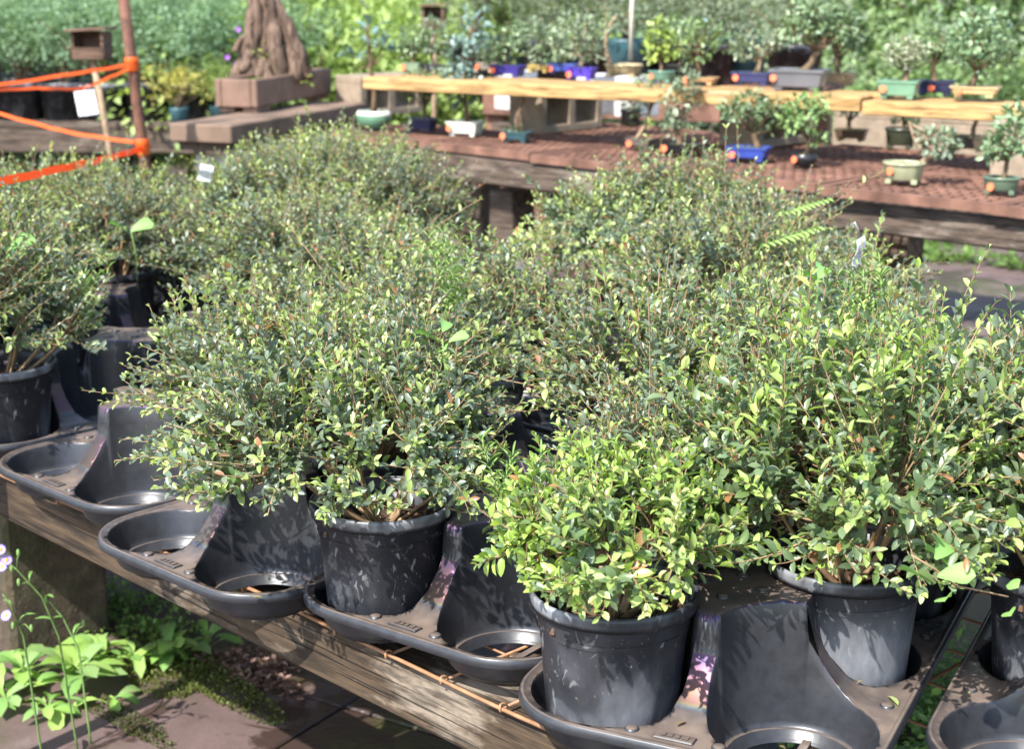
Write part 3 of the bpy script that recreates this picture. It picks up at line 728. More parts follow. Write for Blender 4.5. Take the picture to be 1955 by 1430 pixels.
def bonsai(label, px, py, z, wpx, hpx, kind, col, stick, blobs, leaf, pal, n=330, trunk=None, bark='bark', aspect=.62, rz=None, soil='moss', mat='leaf_wax', big=False, seed=0):
    "px, py: middle of the pot's foot in the photograph; blobs: (px, py, radius px, height px) of the crown's clumps"
    p = at(px, py, z + .004); k = p.y / math.cos(0) / FPX * 1.02; rz = YAW if rz is None else rz
    g = np.random.default_rng(seed + int(px)); w = wpx * k / (.93 if kind == 'rect' else 1); h = hpx * k; dp = w * aspect
    if kind != 'rect': dp = w * max(aspect, .8)
    p = p + Vector((0, dp * .4, 0)); t = thing('bonsai', label, 'bonsai', p, rz, 'bonsai pots on the rear bench')
    if py < 185 and px > 1655: t.location.z -= .012
    bpot(t, kind, w, dp, h, col, soil=soil)
    inv = Matrix.Rotation(-rz, 3, 'Z')
    def loc(x, y, dy=0): return inv @ Vector(((x - px) * k, dy, (py - y) * k))
    B = []
    for i, (x, y, r_, h_) in enumerate(blobs):
        c = loc(x, y, g.uniform(-.02, .03)); B.append((c.x, c.y, c.z, r_ * k, h_ * k))
    path = trunk or [(px, py - hpx), (px + 3, (py - hpx + blobs[0][1]) / 2), (blobs[0][0], blobs[0][1])]
    pts = [loc(x, y) for x, y in path]; pts[0].z = h * .85
    n_ = 9; sm = []
    for i in range(n_):                                           # smooth path
        u = i / (n_ - 1) * (len(pts) - 1); j = min(int(u), len(pts) - 2); f = u - j
        q = pts[j].lerp(pts[j + 1], f * f * (3 - 2 * f) if len(pts) < 4 else f); sm.append(q + Vector(g.normal(0, .0025, 3)))
    tb = MB(); r0 = max(.006, w * .075); tb.tube(sm, [r0 * (1.35 if i == 0 else 1 - .55 * i / n_) for i in range(n_)], 8)
    end = sm[-1]
    for b_ in B:
        c = Vector(b_[:3]); src = sm[5] if (c - end).length < .02 else sm[4]
        for q in range(3):
            e = c + Vector(g.normal(0, 1, 3)) * b_[3] * .45
            tb.tube([src, (src + e) / 2 + Vector((0, 0, -.004)), e], [r0 * .4, r0 * .25, r0 * .12], 5)
    tb.build('trunk', M[bark], t)
    if big:
        for b_ in B:
            for q in range(big):
                d = Vector(g.normal(0, 1, 3)); d.z = abs(d.z) * .5 + .05; d.normalize()
                o = link('leaf', BIGLEAF, t); x = d; y = Vector((0, 0, 1)).cross(x).normalized(); zz = x.cross(y); L_ = leaf * g.uniform(.75, 1.2)
                o.matrix_local = Matrix.Translation(Vector(b_[:3]) + Vector((d.x * b_[3] * .25, d.y * b_[3] * .25, g.uniform(-.7, .7) * b_[4]))) @ Matrix((x, y, zz)).transposed().to_4x4() @ Matrix.Diagonal((L_, L_, L_, 1))
    if n:
        f = link('foliage', crown_leaves(g, B, int(n * 1.05), leaf * .85 if not big else .03, pal, M[mat]), t); f['kind'] = 'stuff'
    if stick:
        c = loc(stick[0], stick[1]); s = MB(); fy = -dp / 2 * (.955 if kind == 'rect' else .80) - .004
        if kind != 'rect': c.x = max(-w * .26, c.x)
        s.lathe([(0, .002), (.0122, .002), (.0125, .0)], 16, smooth=False); o = s.build('price_sticker', M['sticker'], t, (max(-w * .38, min(w * .38, c.x)), fy, max(.02, min(h * .75, c.z))))
        o.rotation_euler = (R(90 - 6), 0, 0 if kind == 'rect' else -.45)
    return t
BIGLEAF = leaf_mesh('leaf', [(0, 0, 0)], [(1, 0, .0)], [(0, 0, 1)], [1.], [.42], [(.15, .23, .20)], M['leaf_wax'])
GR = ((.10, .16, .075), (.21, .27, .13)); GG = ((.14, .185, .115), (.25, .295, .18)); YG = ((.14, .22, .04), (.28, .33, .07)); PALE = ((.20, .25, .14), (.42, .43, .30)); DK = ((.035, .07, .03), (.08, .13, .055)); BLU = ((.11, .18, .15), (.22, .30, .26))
BLUE, VIOL, NAVY, BLACKG, CREAM, GREENG, TEAL, TAN, GREY, BROWN, CELA, PURP = (.035, .06, .26), (.06, .035, .36), (.016, .02, .055), (.014, .013, .014), (.55, .53, .45), (.10, .20, .12), (.03, .07, .08), (.40, .27, .13), (.11, .11, .12), (.10, .065, .04), (.20, .30, .20), (.03, .02, .05)
L_, U_ = ZS, ZP
bonsai('slender rubber plant with big pale leaves in a round green and cream bowl', 712, 246, L_, 70, 32, 'bulge', GREENG, None, [(712, 75, 32, 48), (735, 100, 26, 26), (680, 115, 20, 14)], .085, BLU, 0, [(712, 214), (714, 165), (706, 110), (704, 55)], big=9, soil='soil')
bonsai('small bonsai in a dark blue rectangular pot beside the white pot', 806, 252, L_, 50, 26, 'rect', NAVY, None, [(808, 165, 40, 26), (790, 178, 22, 14), (830, 152, 26, 20)], .022, GR, 380, [(806, 226), (812, 205), (808, 170)])
bonsai('tall blue green leaved bonsai in a white rectangular pot', 888, 260, L_, 62, 27, 'rect', CREAM, (862, 246), [(885, 175, 34, 30), (880, 120, 26, 40), (905, 70, 20, 40), (868, 140, 20, 20)], .040, BLU, 300, [(890, 234), (888, 200), (895, 140), (900, 60)])
bonsai('bare curving twig in a flat teal pot with moss', 987, 272, L_, 52, 20, 'rect', TEAL, (962, 260), [(1000, 180, 12, 10), (985, 250, 20, 6)], .018, GR, 60, [(987, 252), (985, 225), (998, 205), (1000, 175)])
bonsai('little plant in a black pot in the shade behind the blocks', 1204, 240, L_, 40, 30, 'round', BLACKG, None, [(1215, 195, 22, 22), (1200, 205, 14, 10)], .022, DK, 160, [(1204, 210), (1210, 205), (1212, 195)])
bonsai('forked pale trunk in a low grey stone pot', 1222, 284, L_, 46, 18, 'rect', (.12, .10, .085), (1205, 276), [(1245, 178, 22, 20), (1210, 220, 8, 8), (1228, 165, 16, 14)], .026, GR, 110, [(1218, 266), (1232, 235), (1243, 205), (1250, 180)], bark='bark_pale')
bonsai('tall leafy bonsai in a black pot with a red foot', 1305, 298, L_, 70, 22, 'rect', BLACKG, (1263, 284), [(1298, 200, 34, 40), (1285, 240, 20, 24), (1310, 165, 24, 22)], .026, GG, 420, [(1300, 276), (1290, 250), (1296, 200)])
bonsai('spreading bonsai with slanted trunk in a bright blue pot', 1432, 308, L_, 76, 26, 'rect', BLUE, (1405, 296), [(1430, 205, 44, 22), (1400, 215, 26, 16), (1475, 210, 34, 20), (1455, 245, 20, 14)], .028, GR, 420, [(1450, 282), (1440, 255), (1425, 215)])
bonsai('bright green bonsai in a glossy black bowl', 1537, 318, L_, 52, 23, 'bulge', BLACKG, (1521, 305), [(1535, 215, 38, 24), (1560, 268, 18, 10), (1515, 235, 24, 18), (1555, 200, 24, 16)], .030, ((.12, .22, .07), (.26, .36, .13)), 360, [(1540, 296), (1546, 270), (1538, 225)])
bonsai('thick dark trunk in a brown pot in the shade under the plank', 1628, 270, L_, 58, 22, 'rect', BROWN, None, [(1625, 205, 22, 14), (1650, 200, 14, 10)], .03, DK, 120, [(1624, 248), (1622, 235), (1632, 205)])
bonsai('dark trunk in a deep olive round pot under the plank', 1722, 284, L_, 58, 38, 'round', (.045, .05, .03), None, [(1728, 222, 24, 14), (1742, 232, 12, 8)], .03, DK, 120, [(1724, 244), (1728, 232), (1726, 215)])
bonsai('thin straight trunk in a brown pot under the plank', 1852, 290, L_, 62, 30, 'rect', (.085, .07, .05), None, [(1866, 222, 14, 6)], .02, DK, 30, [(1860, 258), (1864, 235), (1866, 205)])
bonsai('cascading bonsai with looping trunk in a lobed cream green pot', 1730, 352, L_, 78, 40, 'lobed', (.30, .30, .18), (1700, 328), [(1795, 278, 34, 24), (1770, 262, 20, 14), (1815, 270, 16, 16)], .028, GG, 200, [(1765, 312), (1780, 300), (1752, 280), (1735, 240), (1775, 262)], bark='bark_pale')
bonsai('round leaved bonsai in a green oval pot at the right edge', 1917, 372, L_, 70, 32, 'round', (.10, .14, .09), (1899, 358), [(1935, 265, 40, 36), (1900, 285, 22, 18), (1945, 225, 24, 20), (1885, 300, 10, 8)], .034, ((.12, .20, .09), (.24, .32, .17)), 380, [(1920, 338), (1926, 310), (1930, 270)])
bonsai('leafy bonsai in a sage green pot at the left end of the plank', 788, 140, U_, 34, 20, 'rect', (.16, .22, .14), (772, 129), [(788, 78, 26, 24), (778, 98, 18, 12)], .026, GR, 300, [(788, 120), (790, 105), (788, 85)])
bonsai('upright bonsai in a dark purple pot before the wooden box', 826, 140, U_, 42, 16, 'rect', PURP, None, [(830, 70, 24, 34), (845, 95, 14, 14), (812, 92, 16, 14)], .026, GG, 320, [(824, 124), (824, 105), (830, 70)])
bonsai('small bonsai in a rough beige pot', 928, 138, U_, 44, 18, 'round', (.32, .27, .20), (898, 128), [(930, 95, 28, 16)], .026, GG, 200)
bonsai('dense bonsai in an indigo rectangular pot', 970, 146, U_, 60, 21, 'rect', (.025, .02, .17), (946, 134), [(962, 85, 44, 30), (985, 70, 26, 22), (940, 105, 24, 16)], .026, GR, 460, [(968, 124), (966, 108), (964, 90)])
bonsai('low shrubby bonsai in a flat yellow tray pot', 1030, 138, U_, 44, 14, 'rect', (.50, .36, .12), None, [(1030, 85, 34, 36), (1015, 60, 26, 20)], .028, GG, 340)
bonsai('bonsai in a mid blue pot half hidden by the violet one', 1076, 140, U_, 52, 18, 'rect', (.07, .11, .36), (1055, 132), [(1062, 95, 32, 26), (1050, 70, 24, 18)], .026, GR, 320)
bonsai('broad grey green bonsai in a bright violet pot', 1110, 152, U_, 54, 23, 'rect', VIOL, (1091, 142), [(1095, 85, 46, 30), (1125, 75, 36, 26), (1100, 50, 34, 18), (1135, 105, 22, 12)], .026, GG, 620, [(1108, 128), (1110, 112), (1098, 90)], bark='bark_pale')
bonsai('bare curved trunk beside a pale stake in a ribbed tan bowl', 1192, 148, U_, 74, 24, 'lobed', (.40, .31, .17), None, [(1165, 40, 14, 10)], .024, GR, 40, [(1168, 124), (1156, 95), (1158, 70), (1175, 40)], bark='bark_pale')
bonsai('yellow green sapling in a round jade pot', 1264, 158, U_, 52, 22, 'round', (.10, .20, .15), (1238, 147), [(1258, 78, 24, 32), (1285, 95, 26, 16), (1250, 105, 14, 12)], .040, YG, 190, [(1262, 136), (1260, 115), (1262, 80)])
bonsai('dark leaved plant in a wide black pot behind the jade one', 1300, 144, U_, 48, 20, 'rect', BLACKG, None, [(1320, 70, 36, 26), (1300, 90, 22, 18)], .032, GR, 300)
bonsai('broad leaved sapling with one big silver leaf in a tan tray pot', 1340, 162, U_, 60, 14, 'rect', (.42, .25, .12), (1315, 154), [(1335, 95, 40, 26), (1300, 50, 34, 14), (1350, 70, 30, 24)], .05, ((.10, .18, .06), (.24, .30, .13)), 170, [(1336, 148), (1334, 115), (1330, 75)], big=2)
bonsai('flat topped bonsai in a dark blue pot', 1440, 163, U_, 72, 24, 'rect', (.03, .035, .10), (1411, 149), [(1445, 88, 44, 24), (1420, 98, 28, 16), (1480, 80, 28, 18)], .026, GG, 460, [(1446, 138), (1452, 118), (1448, 92)], bark='bark_pale')
bonsai('big leaning bonsai in a large grey pot with a brown rim', 1530, 172, U_, 100, 38, 'rect', GREY, (1484, 150), [(1570, 50, 50, 28), (1530, 62, 40, 22), (1605, 58, 34, 20), (1560, 25, 44, 18)], .036, GR, 560, [(1540, 132), (1560, 105), (1578, 70)])
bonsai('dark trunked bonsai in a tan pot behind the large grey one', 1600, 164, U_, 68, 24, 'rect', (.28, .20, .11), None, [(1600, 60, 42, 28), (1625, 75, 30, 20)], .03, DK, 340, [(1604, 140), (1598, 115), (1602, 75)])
bonsai('pale variegated ball shaped bonsai in a glossy celadon pot', 1720, 182, U_, 72, 34, 'rect', (.13, .24, .15), (1693, 164), [(1727, 92, 36, 22), (1705, 100, 22, 16), (1752, 98, 22, 16), (1728, 118, 18, 10)], .022, PALE, 460, [(1730, 148), (1732, 130), (1728, 100)])
bonsai('small bonsai in a flared navy pot between two larger ones', 1790, 176, U_, 66, 28, 'rect', NAVY, (1786, 162), [(1786, 70, 30, 36), (1775, 100, 18, 14), (1805, 95, 18, 14)], .028, GR, 300, [(1786, 148), (1784, 125), (1786, 80)])
bonsai('largest bonsai with wide airy crown in a tan tray at the right', 1868, 186, U_, 84, 20, 'rect', (.45, .33, .17), (1838, 173), [(1870, 75, 58, 40), (1840, 105, 34, 24), (1910, 100, 38, 26), (1870, 45, 40, 20), (1875, 130, 26, 12)], .030, ((.10, .18, .08), (.24, .31, .17)), 820, [(1862, 166), (1866, 140), (1868, 90)])
st = at(1206, 134, U_); sk = MB(); sk.tube([(0, 0, .01), (.004, 0, .3), (-.008, 0, .62)], .010, 8); sk.build('wooden_stake', M['white_stake'], None, st + Vector((0, .09, .03)))
tag(bpy.data.objects['wooden_stake'], 'pale wooden stake standing in the ribbed tan bowl', 'stake')

# ------------------------------------------------------------------ old stump in its brown pot on the slab pedestal
c0, cl, cr = at(440, 239, 1.0), at(325, 228, 1.0), at(700, 195, 1.0)
ex = (cr - c0).normalized(); ey = Vector((-ex.y, ex.x, 0)); an = math.atan2(ex.y, ex.x); sl = (cr - c0).length
ped = thing('slab_pedestal', 'stained stone slab on a pale concrete plinth under the old stump', 'pedestal', (c0.x, c0.y, 0), an)
mb = MB(); mb.box((0, 0, 0), (sl, .29, .075), 0, .006); mb.build('slab', M['slab_brown'], ped, (sl / 2, .145, .9625))
mb = MB(); mb.box((0, 0, 0), (sl - .07, .25, .05), 0, .004); mb.build('slab', M['wood_dark'], ped, (sl / 2, .145, .8985))
for x in (.22, .95):
    mb = MB(); mb.box((0, 0, 0), (.19, .22, .873), 0, .006); mb.build('plinth', M['concrete_pale'], ped, (x, .14, .4365))
q0, ql, qr = at(492, 216, 1.0), at(426, 204, 1.0), at(634, 187, 1.0)
ex = (qr - q0).normalized(); an = math.atan2(ex.y, ex.x); pw, pd, ph = (qr - q0).length, .20, .145
stump = thing('stump_bonsai', 'old gnarled stump in a large brown rectangular pot', 'bonsai', q0 + Vector((math.cos(an) * pw / 2 - math.sin(an) * pd / 2, math.sin(an) * pw / 2 + math.cos(an) * pd / 2, .0)), an)
mt = plain('brown_clay', (.165, .098, .068), .6, .35, .3, 8); b = MB()
for s in (-1, 1):
    b.box((0, s * (pd / 2 - .015), ph / 2 + .012), (pw, .03, ph - .024), 0, .005); b.box((s * (pw / 2 - .015), 0, ph / 2 + .012), (.03, pd - .062, ph - .025), 0, .004)
    for s2 in (-1, 1): b.box((s * (pw / 2 - .09), s2 * (pd / 2 - .045), .012), (.14, .07, .024), 0, .003)
b.box((0, 0, .034), (pw - .05, pd - .05, .02)); b.build('pot', mt, stump)
s_ = MB(); s_.box((0, 0, ph - .025), (pw - .062, pd - .062, .02)); s_.build('soil', M['moss'], stump)
iv = Matrix.Rotation(-an, 3, 'Z'); kk = 7.15 / FPX
def sp_(px, py, dy=0): return iv @ Vector(((px - 530) * kk * 1.0, dy, (158 - py) * kk)) + Vector((0, 0, ph - .03))
tb = MB(); g = np.random.default_rng(8)
mains = [[(455, 160), (468, 120), (485, 70), (490, 20), (484, -70)], [(478, 160), (490, 110), (500, 60), (500, 10), (492, -70)], [(500, 160), (505, 110), (512, 60), (512, 5), (505, -80)],
         [(590, 156), (584, 110), (562, 60), (535, 15), (515, -70)], [(575, 158), (560, 100), (545, 50), (525, 0), (510, -80)], [(545, 160), (535, 100), (528, 50), (516, 0), (500, -80)],
         [(452, 105), (468, 80), (482, 60), (495, 40), (500, 20)], [(470, 140), (480, 115), (478, 95), (490, 80), (505, 60)], [(520, 158), (512, 130), (500, 100), (505, 70), (510, 40)]]
for i, path in enumerate(mains):
    pts = [sp_(x, y, g.uniform(-.04, .04) * (1 - j / 6)) for j, (x, y) in enumerate(path)]; sm = []
    for j in range(17):
        u = j / 16 * (len(pts) - 1); q = min(int(u), len(pts) - 2); sm.append(pts[q].lerp(pts[q + 1], u - q) + Vector(g.normal(0, .004, 3)))
    r0 = [.034, .034, .036, .028, .036, .044, .014, .024, .024][i]
    tb.tube(sm, [r0 * (1.05 - .45 * j / 16 + .07 * math.sin(j * 1.3 + i)) for j in range(17)], 9)
tb.build('trunk', plain('gnarled_bark', (.125, .082, .058), .85, .2, .75, 55, 1.0, (1, 1, .12)), stump)
lf = crown_leaves(np.random.default_rng(4), [(*sp_(510, 98), .05, .03), (*sp_(480, 162), .10, .02), (*sp_(555, 158), .12, .02)], 160, .025, YG, M['leaf_soft']); link('weed_leaves', lf, stump)['kind'] = 'stuff'

# ------------------------------------------------------------------ rusty post with orange tape, tag, boxes on stakes
pd_ = 6.2
pt = thing('rusty_post', 'leaning rusty pipe post wrapped twice with orange tape', 'post', at_y(283, 360, pd_))
pb, ptop = at_y(283, 360, pd_), at_y(228, -60, pd_)
ax = (ptop - pb)
mb = MB(); mb.tube([-ax * (pb.z / ax.z), Vector((0, 0, 0)), ax * .5, ax], .0215, 14); mb.build('pipe', M['rust'], pt)
def wrap(py, hh, name):
    f = (at_y(250, py, pd_).z - pb.z) / ax.z; mb = MB(); c = ax * f; t_ = ax.normalized()
    for k in range(3):
        o = t_ * (k - 1) * hh * .30; pr = [(.0228 + .0012 * k, -hh * .30), (.0244 + .0012 * k, -hh * .26), (.0244 + .0012 * k, hh * .26), (.0228 + .0012 * k, hh * .30)]
        b2 = MB(); b2.lathe(pr, 18); mm = Matrix.Translation(c + o) @ t_.to_track_quat('Z', 'Y').to_matrix().to_4x4()
        mb.add([mm @ Vector(v) for v in b2.v], b2.f, True)
    mb.build('tape_wrap', M['tape'], pt); return pb + c
w1, w2 = wrap(122, .046, 'a'), wrap(280, .055, 'b')
def strand(label, pts, w):
    mb = MB(); out = []
    for i in range(len(pts) - 1):
        for j in range(8): out.append(pts[i].lerp(pts[i + 1], j / 8))
    out.append(pts[-1]); out = [p_ + Vector((0, .003 * math.sin(i * .9), .0015 * math.sin(i * 1.7))) for i, p_ in enumerate(out)]
    mb.ribbon(out, w, (0, .25, 1)); return tag(mb.build('barrier_tape', M['tape'], None), label, 'tape', 'strands of orange tape')
o1 = Vector((.0, -.0265, 0))
strand('taut upper strand of orange tape running left from the rusty post', [w1 + o1, at_y(120, 143, 6.0), at_y(-120, 180, 5.75)], .014)
strand('sagging strand of orange tape with the white card hanging from it', [w1 + o1 + Vector((0, -.004, -.012)), at_y(180, 160, 6.08), at_y(150, 169, 6.05), at_y(60, 168, 5.95), at_y(-120, 178, 5.74)], .0115)
strand('strand of orange tape climbing left behind the shrubs', [w2 + Vector((-.02, .024, .012)), at_y(130, 252, 6.35), at_y(0, 217, 6.55), at_y(-140, 175, 6.8)], .0135)
strand('lowest wide strand of orange tape crossing in front of the shrubs', [w2 + o1 + Vector((0, 0, -.006)), at_y(200, 303, 5.15), at_y(100, 325, 4.19), at_y(-140, 378, 2.9)], .020)
for nm, p_, lab in (('rusty_post', at_y(-128, 178, 5.75), 'rusty post just outside the left edge holding the upper tape'), ('rusty_post', at_y(-146, 378, 2.88), 'rusty post outside the left edge holding the lowest tape'), ('rusty_post', at_y(-146, 176, 6.82), 'rusty post outside the left edge behind the shrubs')):
    mb = MB(); mb.tube([(0, 0, -p_.z), (0, 0, .1)], .0225, 12); tag(mb.build(nm, M['rust'], None, p_ + Vector((-.022, 0, 0))), lab, 'post')
tg = at_y(165, 196, 6.03)
card = thing('hanging_card', 'blank white card hanging by wire from the orange tape', 'card', tg); mb = MB(); mb.box((0, 0, 0), (.076, .003, .095), 0, .0008); o = mb.build('card', M['tag'], card); o.rotation_euler = (.1, R(-7), .15)
mb = MB(); mb.tube([(-.025, -.003, .03), (-.03, -.006, .055), (-.01, -.006, .07), (.0, 0, .055), (.012, -.004, .072), (.02, -.004, .055), (.026, -.003, .034)], .0012, 5); mb.build('wire_hook', M['steel'], card)
def stake_box(label, px, py, y, wpx, hpx, feet):
    p_ = at_y(px, py, y); k = y / FPX; w, h = wpx * k, hpx * k; t = thing('wooden_box', label, 'box on a stake', p_, R(-8))
    mb = MB(); th = .014
    mb.box((0, w * .35, 0), (w * .92, th, h)); 
    for s in (-1, 1): mb.box((s * w * .44, .0, 0), (th, w * .68, h), 0)
    mb.box((0, 0, -h / 2 - th / 2), (w * .92, w * .72, th)); mb.box((0, -w * .33, -h * .32), (w * .84, th, h * .34)); mb.build('box', M['wood_box'], t)
    mb = MB(); mb.box((0, 0, 0), (w * 1.22, w * .95, .012), 0, .002); o = mb.build('roof', M['wood_box'], t, (0, 0, h / 2 + .010)); o.rotation_euler = (0, R(-3), 0)
    f = at_y(feet[0], feet[1], y) - p_; f = Matrix.Rotation(R(8), 3, 'Z') @ f
    mb = MB(); mb.tube([(0, .0, -h / 2 - th), f, f * (p_.z / -f.z) if f.z < 0 else f], .016, 8); mb.build('stake', M['bark_pale'], t)
stake_box('open wooden box with flat roof on a leaning stake at the left', 175, 82, 7.6, 66, 44, (203, 246))
stake_box('small wooden box with flat roof on a pale stake behind the purple pot', 829, 30, 9.0, 42, 34, (829, 122))

# white plant labels in the shrubs
def plant_tag(label, p_, w, h, rot, hook=True):
    t = thing('plant_tag', label, 'plant tag', p_); mb = MB(); m_ = 6
    pts = [(0, .004 * math.sin(i * 1.1), -h / 2 + h * i / m_) for i in range(m_ + 1)]; mb.ribbon(pts, w, (1, 0, 0), .0012); o = mb.build('card', M['tag'], t)
    mb = MB(); [mb.box((0, -.0045, h * q), (w * .62, .0006, h * .04)) for q in (-.25, -.1, .05, .2)]; pr = mb.build('printed_line', M['print'], t)
    for x in (o, pr): x.rotation_euler = rot
    if hook:
        mb = MB(); mb.tube([(0, .002, h * .35), (-.004, 0, h * .7), (-.012, 0, h * .92), (-.018, 0, h * .85), (-.016, 0, h * .45)], .0014, 5); mb.build('wire_hook', M['steel'], t)
plant_tag('white printed plant tag sticking out of the shrubs before the pale plinth', at_y(392, 330, 4.35), .036, .05, (.35, R(14), .25), False)
plant_tag('crumpled white plant tag on a wire hook in the shrubs at right', at_y(1640, 482, 3.05), .026, .066, (.3, R(-16), .7))
# ------------------------------------------------------------------ weeds at the foot of the bench
def blade(g, L, W, droop, col, mat, name='leaf', wavy=.0, stalk=.3):
    "one spatula leaf along +x with a stalk, midrib fold, wavy edge"
    m = 8; v = []; f = []
    for i in range(m + 1):
        u = i / m; wd = W * (.10 + .90 * max(0, (u - stalk) / (1 - stalk)) ** .6) if u > stalk else W * .12
        if u > .72: wd *= math.sqrt(max(0.0, 1 - ((u - .72) / .28) ** 2)) * .98 + .02
        wd *= 1 + wavy * math.sin(i * 2.6 + g.uniform(0, 1)); x = L * u; z = droop * L * (.9 * u - 1.2 * u * u)
        v += [(x, -wd / 2, z + wd * .16), (x, 0, z), (x, wd / 2, z + wd * .16)]
    for i in range(m):
        a = i * 3; f += [(a, a + 3, a + 4, a + 1), (a + 1, a + 4, a + 5, a + 2)]
    me = bpy.data.meshes.new(name); me.from_pydata(v, [], f); me.update(); me.polygons.foreach_set('use_smooth', [True] * len(f))
    at_ = me.attributes.new('tint', 'FLOAT_COLOR', 'POINT'); c = np.ones((len(v), 4), np.float32); c[:, :3] = col; c[1::3, :3] *= 1.25; at_.data.foreach_set('color', c.ravel())
    me.materials.append(mat); return me
g = np.random.default_rng(21)
WL = [blade(g, 1, .40 + .06 * (i % 3), .55 + .25 * (i % 4), c, M['leaf_soft'], 'leaf', .05 + .08 * (i % 2)) for i, c in enumerate(((.17, .30, .06), (.21, .34, .075), (.15, .27, .07), (.24, .36, .10), (.19, .29, .10), (.26, .38, .09)))]
def rosette(label, p_, n, L, seed, lift=(15, 60), stems=0, flowers=0):
    g = np.random.default_rng(seed); t = thing('rosette_weed', label, 'weed', p_, 0, 'weeds growing at the foot of the bench')
    for k in range(n):
        o = link('leaf', WL[g.integers(6)], t); a = k * 2.4 + g.uniform(-.3, .3); l = L * .84 * g.uniform(.55, 1.2); el = R(g.uniform(*lift)) * (1 - .3 * k / n)
        o.rotation_euler = Matrix.Rotation(a, 3, 'Z').to_4x4().__matmul__(Matrix.Rotation(-el, 4, 'Y') @ Matrix.Rotation(g.uniform(-.3, .3), 4, 'X')).to_euler(); o.scale = (l, l, l); o.location = (g.normal(0, .008), g.normal(0, .008), .004 + k * .0015)
    return t
rosette('bright green rosette weed below the tray with two empty front cups', at(335, 1262, 0), 16, .115, 1)
rosette('smaller rosette weed touching the bright one on its right', at(400, 1236, 0), 9, .085, 2)
rosette('rosette weed between the flowering clump and the bright one', at(262, 1275, 0), 11, .09, 3)
rosette('flowering weed clump with the biggest leaves before the damp leg', at(140, 1325, 0), 20, .135, 4, (25, 70))
rosette('weed with long leaves at the left edge in front of the leg', at(50, 1310, 0), 16, .12, 5, (20, 65))
rosette('low flat weed nearest the camera at the lower left', at(95, 1370, 0), 11, .10, 6, (5, 30))
rosette('pale weed behind the flowering clump by the leg', at(195, 1268, 0), 13, .10, 7, (30, 70))
rosette('leafy weed at the left edge below the flowers', at(10, 1350, 0), 12, .12, 8, (15, 55))
rosette('yellowing weed with a torn leaf on the bare paving', at(215, 1345, 0), 5, .085, 9, (2, 12))
def flower_stalk(label, path, y, blooms, buds, seed):
    g = np.random.default_rng(seed); P_ = [at_y(x, q, y + dy) for x, q, dy in path]; b0 = P_[0].copy(); b0.z = 0
    t = thing('flower_stalk', label, 'flower', b0, 0, 'thin flower stalks'); mb = MB(); pts = [Vector((0, 0, 0))] + [q - b0 for q in P_[1:]]
    sm = []
    for i in range(len(pts) - 1):
        for j in range(6): sm.append(pts[i].lerp(pts[i + 1], j / 6))
    sm.append(pts[-1]); mb.tube(sm, [.0026 - .0015 * i / len(sm) for i in range(len(sm))], 6)
    gm_ = plain('green_stalk', (.13, .22, .06), .6, .35, .2, 40) if 'green_stalk' not in bpy.data.materials else bpy.data.materials['green_stalk']
    mb.build('stalk', gm_, t)
    for k in range(4):
        o = link('leaf', WL[2], t); q = sm[int(len(sm) * (.12 + .16 * k))]; o.location = q; l = .055 * (1 - .16 * k); o.scale = (l, l * .6, l); o.rotation_euler = (0, -R(50), k * 2.3 + seed)
    lil = plain('lilac_petal', (.30, .22, .60), .6, .3, .1, 50) if 'lilac_petal' not in bpy.data.materials else bpy.data.materials['lilac_petal']
    yel = plain('yellow_disc', (.75, .45, .05), .7, .3, .15, 90) if 'yellow_disc' not in bpy.data.materials else bpy.data.materials['yellow_disc']
    for x, q in blooms:
        c = at_y(x, q, y + path[-1][2]) - b0; pet = MB()
        for k in range(14):
            a = 6.283 * k / 14; e = Vector((math.cos(a), math.sin(a), .12)); s = Vector((-math.sin(a), math.cos(a), 0)) * .0014
            pet.add([e * .003 - s, e * .003 + s, e * .009 + s * 1.3, e * .012, e * .009 - s * 1.3], [(0, 1, 2, 3, 4)])
        o = pet.build('petals', lil, t, c); o.rotation_euler = (R(50), R(g.uniform(-15, 15)), g.uniform(-.5, .5))
        d = MB().lathe([(.0042, 0), (.004, .0016), (.002, .003), (0, .0034)], 12).build('flower_disc', yel, o)
    for x, q in buds:
        c = at_y(x, q, y + path[-1][2]) - b0; b = MB().lathe([(.0015, -.008), (.004, -.004), (.0042, .002), (.0025, .007), (.001, .008)], 8); b.build('bud', gm_, t, c)
        s2 = min(sm, key=lambda v: (v - c - Vector((0, 0, -.03))).length); k_ = MB(); k_.tube([s2, (s2 + c) / 2 + Vector((0, 0, .006)), c + Vector((0, 0, -.006))], .0010, 5); k_.build('stalklet', gm_, t)
flower_stalk('tall flower stalk with lilac daisies leaning to the left edge', [(140, 1310, 0), (112, 1215, -.05), (80, 1140, -.08), (32, 1088, -.1), (12, 1072, -.1)], 3.0, [(12, 1070), (0, 1050), (4, 1082)], [(35, 1056), (36, 1112), (22, 1085)], 1)
flower_stalk('shorter flower stalk with a lilac daisy below the tall one', [(70, 1300, 0), (45, 1215, -.05), (20, 1155, -.1), (5, 1135, -.1)], 2.95, [(12, 1176)], [(25, 1195), (60, 1200)], 2)
flower_stalk('bare green flower stalk rising beside the damp leg', [(165, 1300, 0), (150, 1240, 0), (120, 1180, 0), (92, 1148, 0)], 3.05, [], [(88, 1146), (160, 1190)], 3)
